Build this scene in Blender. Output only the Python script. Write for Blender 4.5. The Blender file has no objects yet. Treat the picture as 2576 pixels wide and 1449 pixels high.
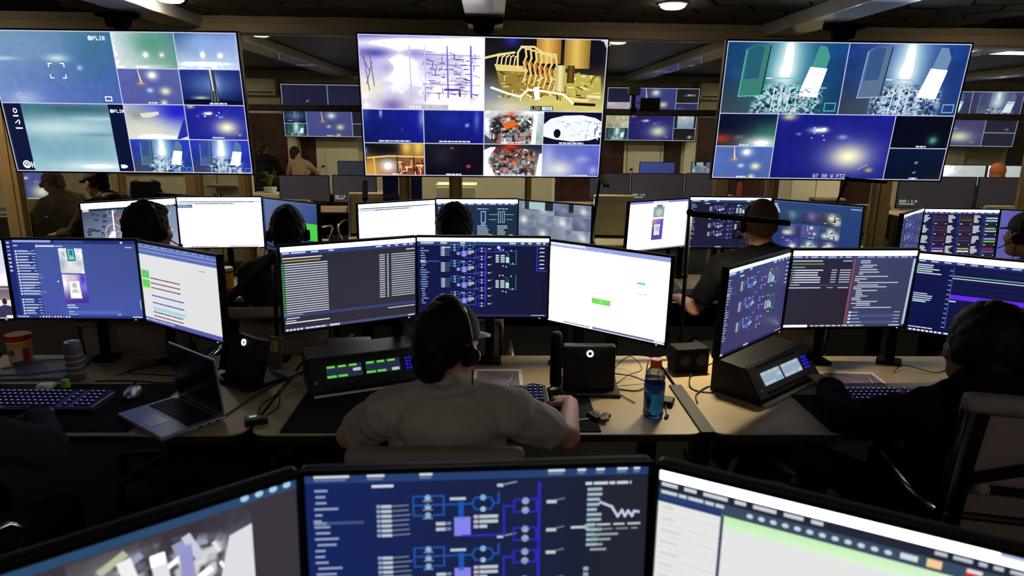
import bpy, bmesh, math, random
import numpy as np
from mathutils import Vector, Matrix, Euler

# ---------------------------------------------------------------- camera, world, exposure
scene = bpy.context.scene
C = scene.collection
R = math.radians

def set_camera():
    f, pitch, yaw, roll = 1700.0, R(13.6), R(1.93), R(0.73)
    fwd = Vector((math.sin(yaw) * math.cos(pitch), math.cos(yaw) * math.cos(pitch), -math.sin(pitch)))
    r0 = Vector((math.cos(yaw), -math.sin(yaw), 0)); u0 = r0.cross(fwd)
    right = math.cos(roll) * r0 + math.sin(roll) * u0
    up = right.cross(fwd)
    cam = bpy.data.cameras.new('camera')
    o = bpy.data.objects.new('camera', cam); C.objects.link(o)
    m = Matrix((right, up, -fwd)).transposed().to_4x4()
    m.translation = Vector((0, 0, 1.75)); o.matrix_world = m
    cam.sensor_width = 36.0; cam.lens = 36.0 * f / 2576.0
    cam.clip_start = 0.05; cam.clip_end = 60
    cam.dof.use_dof = True; cam.dof.focus_distance = 4.2; cam.dof.aperture_fstop = 4.6
    scene.camera = o
set_camera()

world = bpy.data.worlds.new('world'); scene.world = world; world.use_nodes = True
world.node_tree.nodes['Background'].inputs[0].default_value = (0.8, 0.7, 0.55, 1)
world.node_tree.nodes['Background'].inputs[1].default_value = 0.01
scene.view_settings.view_transform = 'Standard'
scene.view_settings.look = 'None'
scene.view_settings.gamma = 1.0
scene.view_settings.use_curve_mapping = False
scene.view_settings.exposure = 0.0
scene.cycles.max_bounces = 5; scene.cycles.diffuse_bounces = 3; scene.cycles.glossy_bounces = 3; scene.cycles.transmission_bounces = 6; scene.cycles.transparent_max_bounces = 10
scene.cycles.use_adaptive_sampling = True; scene.cycles.adaptive_threshold = 0.05; scene.cycles.sample_clamp_indirect = 4.0

OVER = 3.0            # how far white display areas exceed the exposure
FAR_LIGHT = 55.0      # radiance of the far room's ceiling panels
BACK_FILL = 22.0      # radiance of the unseen ceiling panels added to light the operators' backs

# ---------------------------------------------------------------- helpers
def lin(v):
    v = v / 255.0
    return v / 12.92 if v <= 0.04045 else ((v + 0.055) / 1.055) ** 2.4
def srgb(c): return tuple(lin(x) for x in c)

MATS = {}
def mat(name, col, rough=0.6, metal=0.0, spec=0.4, var=0.12, scale=30.0, bump=0.0, emit=None, strength=0.0, trans=0.0, sheen=0.0, stretch=None, col2=None, ior=1.45, coat=0.0):
    if name in MATS: return MATS[name]
    m = bpy.data.materials.new(name); m.use_nodes = True
    nt = m.node_tree; b = nt.nodes['Principled BSDF']
    c = srgb(col)
    tc = nt.nodes.new('ShaderNodeTexCoord'); mp = nt.nodes.new('ShaderNodeMapping')
    if stretch: mp.inputs['Scale'].default_value = stretch
    nz = nt.nodes.new('ShaderNodeTexNoise'); nz.inputs['Scale'].default_value = scale; nz.inputs['Detail'].default_value = 4
    nt.links.new(tc.outputs['Object'], mp.inputs[0]); nt.links.new(mp.outputs[0], nz.inputs['Vector'])
    rp = nt.nodes.new('ShaderNodeValToRGB')
    c2 = srgb(col2) if col2 else tuple(min(1, x * (1 + var)) for x in c)
    rp.color_ramp.elements[0].color = (*[x * (1 - var) for x in c], 1); rp.color_ramp.elements[0].position = 0.3
    rp.color_ramp.elements[1].color = (*c2, 1); rp.color_ramp.elements[1].position = 0.7
    nt.links.new(nz.outputs['Fac'], rp.inputs[0]); nt.links.new(rp.outputs[0], b.inputs['Base Color'])
    b.inputs['Roughness'].default_value = rough; b.inputs['Metallic'].default_value = metal
    b.inputs['Specular IOR Level'].default_value = spec
    b.inputs['IOR'].default_value = ior
    if coat: b.inputs['Coat Weight'].default_value = coat
    if trans: b.inputs['Transmission Weight'].default_value = trans
    if sheen: b.inputs['Sheen Weight'].default_value = sheen
    if bump:
        bp = nt.nodes.new('ShaderNodeBump'); bp.inputs['Strength'].default_value = bump; bp.inputs['Distance'].default_value = 0.004
        nt.links.new(nz.outputs['Fac'], bp.inputs['Height']); nt.links.new(bp.outputs[0], b.inputs['Normal'])
    if emit:
        b.inputs['Emission Color'].default_value = (*srgb(emit), 1); b.inputs['Emission Strength'].default_value = strength
    MATS[name] = m; return m

def screen_mat():
    m = bpy.data.materials.new('lit_display'); m.use_nodes = True
    nt = m.node_tree; b = nt.nodes['Principled BSDF']
    at = nt.nodes.new('ShaderNodeAttribute'); at.attribute_name = 'Col'
    b.inputs['Base Color'].default_value = (0.004, 0.004, 0.005, 1); b.inputs['Roughness'].default_value = 0.35
    nt.links.new(at.outputs['Color'], b.inputs['Emission Color']); b.inputs['Emission Strength'].default_value = 1.0
    try: m.cycles.emission_sampling = 'FRONT'
    except Exception: pass
    MATS['lit_display'] = m; return m
screen_mat()

def glass_mat(name, tint=(235, 240, 238), refl=0.06, refl_graze=0.8):
    m = bpy.data.materials.new(name); m.use_nodes = True; nt = m.node_tree
    for n in list(nt.nodes): nt.nodes.remove(n)
    out = nt.nodes.new('ShaderNodeOutputMaterial'); mx = nt.nodes.new('ShaderNodeMixShader')
    tr = nt.nodes.new('ShaderNodeBsdfTransparent'); tr.inputs[0].default_value = (*srgb(tint), 1)
    gl = nt.nodes.new('ShaderNodeBsdfGlossy'); gl.inputs['Roughness'].default_value = 0.03
    fr = nt.nodes.new('ShaderNodeFresnel'); fr.inputs['IOR'].default_value = 1.5
    nt.links.new(fr.outputs[0], mx.inputs[0]); nt.links.new(tr.outputs[0], mx.inputs[1]); nt.links.new(gl.outputs[0], mx.inputs[2])
    nt.links.new(mx.outputs[0], out.inputs[0]); MATS[name] = m; return m
glass_mat('window_glass')

class B:
    """collects shapes into one mesh object"""
    def __init__(s): s.bm = bmesh.new()
    def box(s, c, d, rot=None, bev=0.0, seg=2):
        g = bmesh.ops.create_cube(s.bm, size=1.0); vs = g['verts']
        bmesh.ops.scale(s.bm, vec=d, verts=vs)
        if bev:
            es = list({e for v in vs for e in v.link_edges})
            r = bmesh.ops.bevel(s.bm, geom=es, offset=min(bev, min(d) * 0.49), segments=seg, affect='EDGES', profile=0.5)
            vs = list({v for f in r['faces'] for v in f.verts} | {v for v in vs if v.is_valid})
        if rot is not None:
            bmesh.ops.rotate(s.bm, cent=(0, 0, 0), matrix=(rot if isinstance(rot, Matrix) else Euler(rot).to_matrix()), verts=vs)
        bmesh.ops.translate(s.bm, vec=c, verts=vs); return s
    def ring(s, pts):
        return [s.bm.verts.new(p) for p in pts]
    def loft(s, rings, cap=True, closed=True):
        rs = [s.ring(r) for r in rings]; n = len(rs[0])
        for a, b in zip(rs, rs[1:]):
            for i in range(n if closed else n - 1):
                j = (i + 1) % n
                s.bm.faces.new((a[i], a[j], b[j], b[i]))
        if cap:
            s.bm.faces.new(rs[0][::-1]); s.bm.faces.new(rs[-1])
        return s
    def tube(s, pts, r, seg=8, rad=None):
        pts = [Vector(p) for p in pts]; rings = []; n0 = None
        for i, p in enumerate(pts):
            t = (pts[min(i + 1, len(pts) - 1)] - pts[max(i - 1, 0)]).normalized()
            if n0 is None:
                n0 = t.orthogonal().normalized()
            n0 = (n0 - t * n0.dot(t)).normalized(); b = t.cross(n0)
            rr = rad[i] if rad else r
            rings.append([p + n0 * math.cos(a) * rr + b * math.sin(a) * rr for a in [2 * math.pi * k / seg for k in range(seg)]])
        return s.loft(rings)
    def cyl(s, p0, p1, r0, r1=None, seg=20):
        return s.tube([p0, p1], r0, seg, rad=[r0, r1 if r1 is not None else r0])
    def lathe(s, prof, c=(0, 0, 0), seg=28):
        c = Vector(c)
        return s.loft([[c + Vector((r * math.cos(a), r * math.sin(a), z)) for a in [2 * math.pi * k / seg for k in range(seg)]] for r, z in prof])
    def prism(s, pts, vec):
        vec = Vector(vec); return s.loft([[Vector(p) for p in pts], [Vector(p) + vec for p in pts]])
    def sph(s, c, r, rot=None, u=20, v=12):
        g = bmesh.ops.create_uvsphere(s.bm, u_segments=u, v_segments=v, radius=1.0); vs = g['verts']
        bmesh.ops.scale(s.bm, vec=r if hasattr(r, '__len__') else (r, r, r), verts=vs)
        if rot is not None: bmesh.ops.rotate(s.bm, cent=(0, 0, 0), matrix=(rot if isinstance(rot, Matrix) else Euler(rot).to_matrix()), verts=vs)
        bmesh.ops.translate(s.bm, vec=c, verts=vs); return s
    def mesh(s, name, smooth=False):
        bmesh.ops.recalc_face_normals(s.bm, faces=s.bm.faces)
        me = bpy.data.meshes.new(name); s.bm.to_mesh(me); s.bm.free()
        if smooth: me.polygons.foreach_set('use_smooth', [True] * len(me.polygons))
        return me
    def obj(s, name, m, parent=None, loc=(0, 0, 0), rot=(0, 0, 0), smooth=False, label=None):
        return link(name, s.mesh(name, smooth), m, parent, loc, rot, label)

def link(name, me, m, parent=None, loc=(0, 0, 0), rot=(0, 0, 0), label=None):
    if m is not None:
        me.materials.clear(); me.materials.append(MATS[m] if isinstance(m, str) else m)
    o = bpy.data.objects.new(name, me); C.objects.link(o); o.location = loc; o.rotation_euler = rot
    if parent is not None: o.parent = parent
    if label: o['label'] = label
    return o
def thing(name, label, cat, loc=(0, 0, 0), rotz=0.0, group=None):
    o = bpy.data.objects.new(name, None); C.objects.link(o); o.empty_display_size = 0.1
    o.location = loc; o.rotation_euler = (0, 0, rotz); o['label'] = label; o['category'] = cat
    if group: o['group'] = group
    return o
def tag(o, label, cat, group=None):
    o['label'] = label; o['category'] = cat
    if group: o['group'] = group
    return o
def struct(o): o['kind'] = 'structure'; return o
def copy_tree(o, parent=None):
    c = o.copy(); C.objects.link(c)
    if parent is not None: c.parent = parent
    for ch in list(o.children): copy_tree(ch, c)
    return c

# ---------------------------------------------------------------- display canvas: flat print of a screen as coloured facets
FONT = {}
def _font():
    rows = {'A': '0E11111F111111', 'B': '1E11111E11111E', 'C': '0E11101010110E', 'D': '1E11111111111E', 'E': '1F10101E10101F', 'F': '1F10101E101010',
            'G': '0E11101713110F', 'H': '1111111F111111', 'I': '0E04040404040E', 'L': '1010101010101F', 'M': '111B1515111111', 'N': '11191513111111',
            'O': '0E11111111110E', 'P': '1E11111E101010', 'R': '1E11111E141211', 'S': '0F10100E01011E', 'T': '1F040404040404', 'U': '1111111111110E',
            'W': '1111111515150A', 'X': '11110A040A1111', 'Y': '11110A04040404', 'Z': '1F01020408101F', '0': '0E11131519110E', '1': '040C040404040E',
            '2': '0E11010204081F', '3': '1F02040201110E', '4': '02060A121F0202', '5': '1F101E0101110E', '8': '0E11110E11110E', ':': '00040400040400', ' ': '00000000000000'}
    for k, h in rows.items(): FONT[k] = [int(h[i:i + 2], 16) for i in range(0, 14, 2)]
_font()

def clip_poly(p, r):
    x0, y0, x1, y1 = r
    for ax, lim, sg in ((0, x0, 1), (0, x1, -1), (1, y0, 1), (1, y1, -1)):
        if not p: return p
        out = []
        for i in range(len(p)):
            a, b = p[i - 1], p[i]
            ia, ib = sg * (a[ax] - lim) >= 0, sg * (b[ax] - lim) >= 0
            if ia != ib:
                t = (lim - a[ax]) / (b[ax] - a[ax]); out.append((a[0] + t * (b[0] - a[0]), a[1] + t * (b[1] - a[1])))
            if ib: out.append(b)
        p = out
    return p

def vnoise(nx, ny, sc, seed):
    rg = np.random.RandomState(seed); gx, gy = max(2, int(sc)), max(2, int(sc * ny / nx) + 1)
    g = rg.rand(gy + 1, gx + 1)
    X = np.linspace(0, gx - 1e-6, nx); Y = np.linspace(0, gy - 1e-6, ny)
    xi, yi = X.astype(int), Y.astype(int); fx, fy = X - xi, Y - yi
    fx = fx * fx * (3 - 2 * fx); fy = fy * fy * (3 - 2 * fy)
    a = g[yi][:, xi]; b = g[yi][:, xi + 1]; c = g[yi + 1][:, xi]; d = g[yi + 1][:, xi + 1]
    return (a * (1 - fx) + b * fx) * (1 - fy)[:, None] + (c * (1 - fx) + d * fx) * fy[:, None]

class Canvas:
    def __init__(s, W, H, bg):
        s.W, s.H = W, H; s.V = []; s.F = []; s.K = []; s.L = 0; s.clip = (0, 0, W, H); s.grids = []
        s.rect(0, 0, W, H, bg); s.up()
    def up(s): s.L += 1
    def poly(s, pts, col):
        p = clip_poly([tuple(q) for q in pts], s.clip)
        if len(p) < 3: return
        b = len(s.V); s.V += [(x, y, s.L) for x, y in p]; s.F.append(list(range(b + len(p) - 1, b - 1, -1))); s.K.append(col)
    def rect(s, x0, y0, x1, y1, col): s.poly([(x0, y0), (x1, y0), (x1, y1), (x0, y1)], col)
    def line(s, pts, w, col):
        for (ax, ay), (bx, by) in zip(pts, pts[1:]):
            dx, dy = bx - ax, by - ay; l = math.hypot(dx, dy) or 1; nx, ny = -dy / l * w / 2, dx / l * w / 2
            ex, ey = dx / l * w / 2, dy / l * w / 2
            s.poly([(ax - ex + nx, ay - ey + ny), (bx + ex + nx, by + ey + ny), (bx + ex - nx, by + ey - ny), (ax - ex - nx, ay - ey - ny)], col)
    def ell(s, cx, cy, rx, ry, col, n=18):
        s.poly([(cx + rx * math.cos(2 * math.pi * k / n), cy + ry * math.sin(2 * math.pi * k / n)) for k in range(n)], col)
    def hoop(s, cx, cy, rx, ry, w, col, n=24):
        s.line([(cx + rx * math.cos(2 * math.pi * k / n), cy + ry * math.sin(2 * math.pi * k / n)) for k in range(n + 1)], w, col)
    def frame(s, x0, y0, x1, y1, w, col): s.line([(x0, y0), (x1, y0), (x1, y1), (x0, y1), (x0, y0)], w, col)
    def text(s, x, y, h, t, col, slant=0.0):
        u = h / 7.0; cx = x
        for ch in t:
            g = FONT.get(ch, FONT[' '])
            for r, bits in enumerate(g):
                k = 0
                while k < 5:
                    if bits >> (4 - k) & 1:
                        e = k
                        while e + 1 < 5 and bits >> (4 - e - 1) & 1: e += 1
                        s.rect(cx + k * u, y + r * u, cx + (e + 1) * u, y + (r + 1) * u, col); k = e + 1
                    else: k += 1
            cx += 6 * u
        return cx
    def bars(s, x, y, w, n, dy, h, col, rg, jit=0.7, ind=0.0):
        for i in range(n):
            l = w * (1 - jit * rg.random()); o = ind * rg.random()
            s.rect(x + o, y + i * dy, min(x + o + l, x + w + ind), y + i * dy + h, col)
    def words(s, x, y, w, h, col, rg, gap=1.0, wl=4.0):
        e = x + w
        while x < e:
            l = min(e - x, wl * (0.4 + rg.random())); s.rect(x, y, x + l, y + h, col); x += l + gap
    def feed(s, x0, y0, x1, y1, tl, tr=None, bl=None, br=None, blobs=(), n=0.06, ns=10, seed=1, nx=64, ny=40, fn=None):
        tr = tr or tl; bl = bl or tl; br = br or tr
        U, V = np.meshgrid(np.linspace(0, 1, nx), np.linspace(0, 1, ny))
        a = [np.array(q, float) for q in (tl, tr, bl, br)]
        col = (a[0] * (1 - U[..., None]) + a[1] * U[..., None]) * (1 - V[..., None]) + (a[2] * (1 - U[..., None]) + a[3] * U[..., None]) * V[..., None]
        if n:
            nn = vnoise(nx, ny, ns, seed) * 0.6 + vnoise(nx, ny, ns * 2.7, seed + 7) * 0.4
            col = col * (1 + n * 2 * (nn[..., None] - 0.5)) + n * 60 * (nn[..., None] - 0.5)
        for bu, bv, ru, rv, bc, am in blobs:
            g = (np.exp(-(((U - bu) / ru) ** 2 + ((V - bv) / rv) ** 2)) * am)[..., None]
            col = col * (1 - g) + np.array(bc, float) * g
        if fn is not None: col = fn(U, V, col)
        s.grids.append((x0, y0, x1, y1, s.L, np.clip(col, 0, 400))); s.up()
    def mesh(s, name, w, h, over_k=None, thr=.78):
        OV = OVER if over_k is None else over_k
        def over(a):      # a white display area is far brighter than the exposure can hold
            l = a.min(-1, keepdims=True) * .6 + a.max(-1, keepdims=True) * .4
            t = np.clip((l - thr) / (.98 - thr), 0, 1); return a * (1 + OV * t ** 4)
        V = [((x / s.W - 0.5) * w, -l * 0.00016, (0.5 - y / s.H) * h) for x, y, l in s.V]
        me_v = [np.array(V, np.float32).reshape(-1, 3)]; nv = len(V)
        loops = [i for f in s.F for i in f]; starts = []; t = 0; tot = []
        for f in s.F: starts.append(t); tot.append(len(f)); t += len(f)
        kk = over(np.array([[lin(min(255, c)) for c in k[:3]] for k in s.K])); cl = [np.repeat(np.concatenate([kk, np.ones((len(kk), 1))], 1).astype(np.float32), tot, axis=0)]
        LI = [np.array(loops, np.int32)]; ST = [np.array(starts, np.int32)]; TO = [np.array(tot, np.int32)]
        for x0, y0, x1, y1, l, col in s.grids:
            ny, nx, _ = col.shape
            X, Y = np.meshgrid(np.linspace(x0, x1, nx), np.linspace(y0, y1, ny))
            P = np.stack([(X / s.W - 0.5) * w, np.full_like(X, -l * 0.00016), (0.5 - Y / s.H) * h], -1).reshape(-1, 3)
            i = np.arange(nx * ny).reshape(ny, nx)
            q = np.stack([i[1:, :-1], i[1:, 1:], i[:-1, 1:], i[:-1, :-1]], -1).reshape(-1, 4)
            cc = col / 255.0; cc = np.where(cc <= 0.04045, cc / 12.92, ((np.maximum(cc, 0) + 0.055) / 1.055) ** 2.4).reshape(-1, 3)
            cc = np.concatenate([over(np.minimum(cc, 1)), np.ones((len(cc), 1))], 1)
            me_v.append(P.astype(np.float32)); LI.append((q.ravel() + nv).astype(np.int32)); nv += nx * ny
            ST.append((np.arange(len(q)) * 4 + t).astype(np.int32)); TO.append(np.full(len(q), 4, np.int32)); t += len(q) * 4
            cl.append(cc[q.ravel()].astype(np.float32))
        me = bpy.data.meshes.new(name); VV = np.concatenate(me_v)
        me.vertices.add(len(VV)); me.vertices.foreach_set('co', VV.ravel())
        LL = np.concatenate(LI); me.loops.add(len(LL)); me.loops.foreach_set('vertex_index', LL)
        SS = np.concatenate(ST); me.polygons.add(len(SS)); me.polygons.foreach_set('loop_start', SS)
        me.polygons.foreach_set('loop_total', np.concatenate(TO))
        me.update(calc_edges=True)
        at = me.color_attributes.new('Col', 'FLOAT_COLOR', 'CORNER'); at.data.foreach_set('color', np.concatenate(cl).ravel())
        me.validate(); return me

# ---------------------------------------------------------------- camera-feed pictures
W_ = (214, 219, 236)
def sub(c, r, fx0, fy0, fx1, fy1):
    x0, y0, x1, y1 = r; return (x0 + (x1 - x0) * fx0, y0 + (y1 - y0) * fy0, x0 + (x1 - x0) * fx1, y0 + (y1 - y0) * fy1)
def q_(r, u, v): return (r[0] + (r[2] - r[0]) * u, r[1] + (r[3] - r[1]) * v)
def qp(c, r, pts, col): c.poly([q_(r, u, v) for u, v in pts], col)
def ql(c, r, pts, w, col): c.line([q_(r, u, v) for u, v in pts], w * (r[3] - r[1]), col)
def caption(c, r, u, v, w, rg, col=W_, h=0.045):
    x, y = q_(r, u, v); hh = h * (r[3] - r[1])
    c.words(x, y, w * (r[2] - r[0]), hh, col, rg, gap=hh * 0.5, wl=hh * 2.4)

def speckle(box, pal, seed, sc=34, cut=.5, amt=.9):
    def fn(U, V, col):
        ny, nx = U.shape; m = ((U > box[0]) & (U < box[2]) & (V > box[1]) & (V < box[3])).astype(float)
        m *= np.clip((U - box[0]) / .06, 0, 1) * np.clip((box[2] - U) / .06, 0, 1) * np.clip((V - box[1] - .5 * (U - (box[0] + box[2]) / 2) ** 2) / .1, 0, 1)
        for k, p in enumerate(pal):
            n1 = vnoise(nx, ny, sc, seed + 3 * k); n2 = vnoise(nx, ny, sc * .45, seed + 50 + k)
            g = (np.clip((n1 * .65 + n2 * .35 - cut) * 8, 0, 1) * m * amt)[..., None]
            col = col * (1 - g) + np.array(p, float) * g
        return col
    return fn

def feed_mount(c, r, tint, seed, res=(70, 44), dark=(18, 40, 120), text=None):
    rg = random.Random(seed); tr = tint
    c.clip = r
    c.feed(*r, dark, tuple(int(x * 1.1) for x in dark), tuple(int(x * .55 + 20) for x in dark), tuple(int(x * .8) for x in dark),
           blobs=[(.5, .35, .24, .6, tr, .6), (.52, .2, .13, .42, (190, 228, 236), .85), (.52, .18, .05, .36, (246, 254, 255), .95), (.5, .42, .09, .16, (240, 252, 253), .9), (.55, .9, .3, .3, tr, .4), (.5, .7, .06, .3, (215, 235, 240), .7), (.12, .95, .25, .3, (75, 80, 70), .5)], n=.1, seed=seed, nx=int(res[0] * 2.1), ny=int(res[1] * 2.1), fn=speckle((.24, .54, .86, 1.02), [(14, 34, 66), tr, (196, 214, 220), (20, 44, 80), (206, 220, 224)], seed, res[0] * .62, .55))
    d2 = tuple(int(x * .5 + y * .3) for x, y in zip(dark, tr))
    qp(c, r, [(.17, .1), (.24, .04), (.36, .06), (.34, .74), (.14, .76)], tuple(int(x * .62) for x in tr))
    c.up()
    qp(c, r, [(.18, .12), (.24, .05), (.31, .07), (.29, .5), (.17, .52)], d2)
    ql(c, r, [(.165, .12), (.14, .76), (.34, .74)], .012, tr); ql(c, r, [(.36, .06), (.33, .74)], .014, (5, 20, 40))
    qp(c, r, [(.76, .05), (.82, .06), (.86, .2), (.83, .45), (.70, .45)], tuple(int(x * .75) for x in tr))
    qp(c, r, [(.71, .34), (.85, .36), (.80, .76), (.64, .74)], (236, 246, 255))
    c.up()
    ql(c, r, [(.36, .5), (.40, .5)], .02, W_); ql(c, r, [(.44, .5), (.62, .5)], .014, tr)
    for k in range(34):
        u = .3 + .5 * rg.random(); v = .62 + .36 * rg.random(); l = .03 + .07 * rg.random(); a = rg.choice([0, 0, 1.57, 1.2, .6, -.7])
        f = rg.random()
        col = (206, 220, 226) if f > .55 else (tr if f > .3 else (12, 30, 60))
        ql(c, r, [(u, v), (u + l * math.cos(a) * .7, v + l * math.sin(a))], .008 + .01 * rg.random(), col)
        if k % 8 == 0: c.up()
    for u in (.44, .5, .57): ql(c, r, [(u, .64), (u - .015, .95)], .014, (215, 235, 238))
    ql(c, r, [(.88, .84), (.97, .84)], .012, tr); ql(c, r, [(.88, .84), (.88, .95), (.97, .95), (.97, .84)], .012, tr)
    c.up()
    if text: 
        x, y = q_(r, .38, .925); c.text(x, y, (r[3] - r[1]) * .055, text, (214, 219, 228))
    c.up(); c.clip = (0, 0, c.W, c.H)

def feed_glow(c, r, seed, res=(64, 40), text=None, deep=(24, 28, 128), amp=1.0):
    rg = random.Random(seed); c.clip = r
    c.feed(*r, deep, tuple(int(x * 1.12) for x in deep), tuple(int(x * .92) for x in deep), deep,
           blobs=[(.66, .64, .28, .3, (120, 125, 190), .75), (.66, .64, .15, .17, (255, 250, 205), 1), (.36, .24, .07, .04, (225, 235, 255), 1), (.41, .23, .03, .03, (250, 250, 255), 1),
                  (.58, .34, .04, .03, (180, 190, 230), .8), (.1, .04, .06, .05, (225, 225, 170), .9), (.86, .85, .03, .03, (210, 200, 90), .9), (.2, .3, .02, .015, (190, 200, 255), .8)], n=.08, seed=seed, nx=res[0], ny=res[1])
    ql(c, r, [(.76, .84), (.84, .76)], .008, (200, 205, 225))
    for k in range(6): 
        u, v = .3 + .4 * rg.random(), .2 + .25 * rg.random(); x, y = q_(r, u, v); c.ell(x, y, .4, .4, (215, 225, 255), 8)
    c.up()
    if text: x, y = q_(r, .38, .92); c.text(x, y, (r[3] - r[1]) * .055, text, (214, 219, 228)); c.up()
    c.clip = (0, 0, c.W, c.H)

def feed_tower(c, r, seed, res=(48, 30), base=(92, 100, 175)):
    rg = random.Random(seed); c.clip = r
    c.feed(*r, base, tuple(int(x * .97) for x in base), tuple(int(x * .95) for x in base), tuple(int(x * .9) for x in base),
           blobs=[(.55, .18, .09, .12, (255, 255, 240), 1), (.48, .6, .05, .06, (220, 235, 255), .9), (.73, .62, .08, .1, (250, 245, 190), 1), (.68, .95, .05, .07, (240, 240, 190), 1), (.36, .42, .07, .06, (190, 130, 120), .7)], n=.04, seed=seed, nx=res[0], ny=res[1])
    qp(c, r, [(.32, .02), (.335, .02), (.375, .4), (.34, .4)], (235, 205, 170)); ql(c, r, [(.30, .42), (.40, .41)], .02, (230, 170, 110))
    c.up(); caption(c, r, .42, .93, .16, rg); c.up(); c.clip = (0, 0, c.W, c.H)

def feed_rocket(c, r, seed, res=(48, 30), base=(26, 44, 130)):
    rg = random.Random(seed); c.clip = r
    c.feed(*r, base, tuple(int(x * .9) for x in base), (14, 22, 80), (14, 20, 70), blobs=[(.5, .42, .4, .32, (110, 140, 205), .75), (.3, .8, .12, .05, (225, 245, 205), .8), (.56, .4, .08, .3, (200, 215, 230), .5)], n=.05, seed=seed, nx=res[0], ny=res[1])
    qp(c, r, [(0, .86), (.3, .83), (1, .88), (1, 1), (0, 1)], (6, 10, 38)); c.up()
    qp(c, r, [(.47, 0), (.56, 0), (.58, .55), (.6, .9), (.46, .9), (.48, .55)], (52, 62, 80)); c.up()
    qp(c, r, [(.485, 0), (.515, 0), (.53, .6), (.505, .6)], (205, 220, 225)); 
    for k in range(7): ql(c, r, [(.47 + .02 * k, .55), (.45 + .025 * k, .9)], .012, (150, 165, 175) if k % 2 else (20, 26, 40))
    c.up(); caption(c, r, .43, .93, .28, rg); c.up(); c.clip = (0, 0, c.W, c.H)

def clutter(c, r, box, n, cols, seed, lmin=.03, lmax=.14, wmin=.012, wmax=.04, angs=(0, 0, 1.57, 1.57, .5, -.6)):
    rg = random.Random(seed)
    for k in range(n):
        u = box[0] + (box[2] - box[0]) * rg.random(); v = box[1] + (box[3] - box[1]) * rg.random(); l = lmin + (lmax - lmin) * rg.random(); a = rg.choice(angs)
        ql(c, r, [(u, v), (u + l * math.cos(a), v + l * 1.5 * math.sin(a))], wmin + (wmax - wmin) * rg.random(), rg.choice(cols))
        if k % 9 == 8: c.up()
    c.up()

def feed_racks(c, r, seed):            # overexposed shed with shelving
    c.clip = r
    c.feed(*r, (160, 146, 240), (228, 221, 242), (218, 213, 235), (238, 236, 232),
           blobs=[(.05, .0, .6, .05, (60, 55, 190), .9), (.6, .12, .8, .1, (255, 255, 250), .95), (.33, .38, .13, .25, (250, 250, 255), 1), (.12, .24, .13, .06, (70, 70, 170), .9), (.45, .24, .1, .06, (130, 125, 220), .7), (.05, .7, .14, .2, (250, 245, 205), .8), (.25, .95, .1, .1, (105, 85, 170), .8), (.22, .43, .06, .07, (150, 150, 200), .6)], n=.05, seed=seed, nx=80, ny=50)
    pu = [(120, 105, 190), (150, 140, 205), (190, 180, 225), (214, 208, 232), (95, 80, 170), (110, 100, 150)]
    for v in (.25, .38, .65, .77): ql(c, r, [(.5, v), (.96, v + .01)], .012, (150, 140, 205))
    c.up(); clutter(c, r, (.5, .2, .93, .8), 120, pu, seed, .015, .07, .006, .018, (0, 0, 0, 1.57, 1.57, .3))
    for u, w in ((.4, .02), (.52, .018), (.70, .022), (.89, .03)): ql(c, r, [(u, .14), (u + .005, .82)], w, (205, 198, 235) if u < .6 else (130, 110, 215))
    for a, b in (((.03, .2), (.07, .75)), ((.08, .2), (.11, .68)), ((.03, .3), (.08, .5)), ((.1, .36), (.05, .66))): ql(c, r, [a, b], .014, (120, 110, 140))
    c.up(); ql(c, r, [(.68, .72), (.8, .72), (.8, .8)], .03, (90, 70, 165)); c.up()
    x, y = q_(r, .38, .93); c.rect(x, y, x + 26, y + 3.4, (195, 190, 205)); c.up(); c.words(x + .5, y + .5, 8, 2.4, (222, 222, 226), random.Random(3), .4, 2)
    c.text(x + 11, y + .5, 2.4, '5', (222, 222, 226)); c.text(x + 16, y + .5, 2.4, 'PTZ', (222, 222, 226)); c.up(); c.clip = (0, 0, c.W, c.H)

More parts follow.
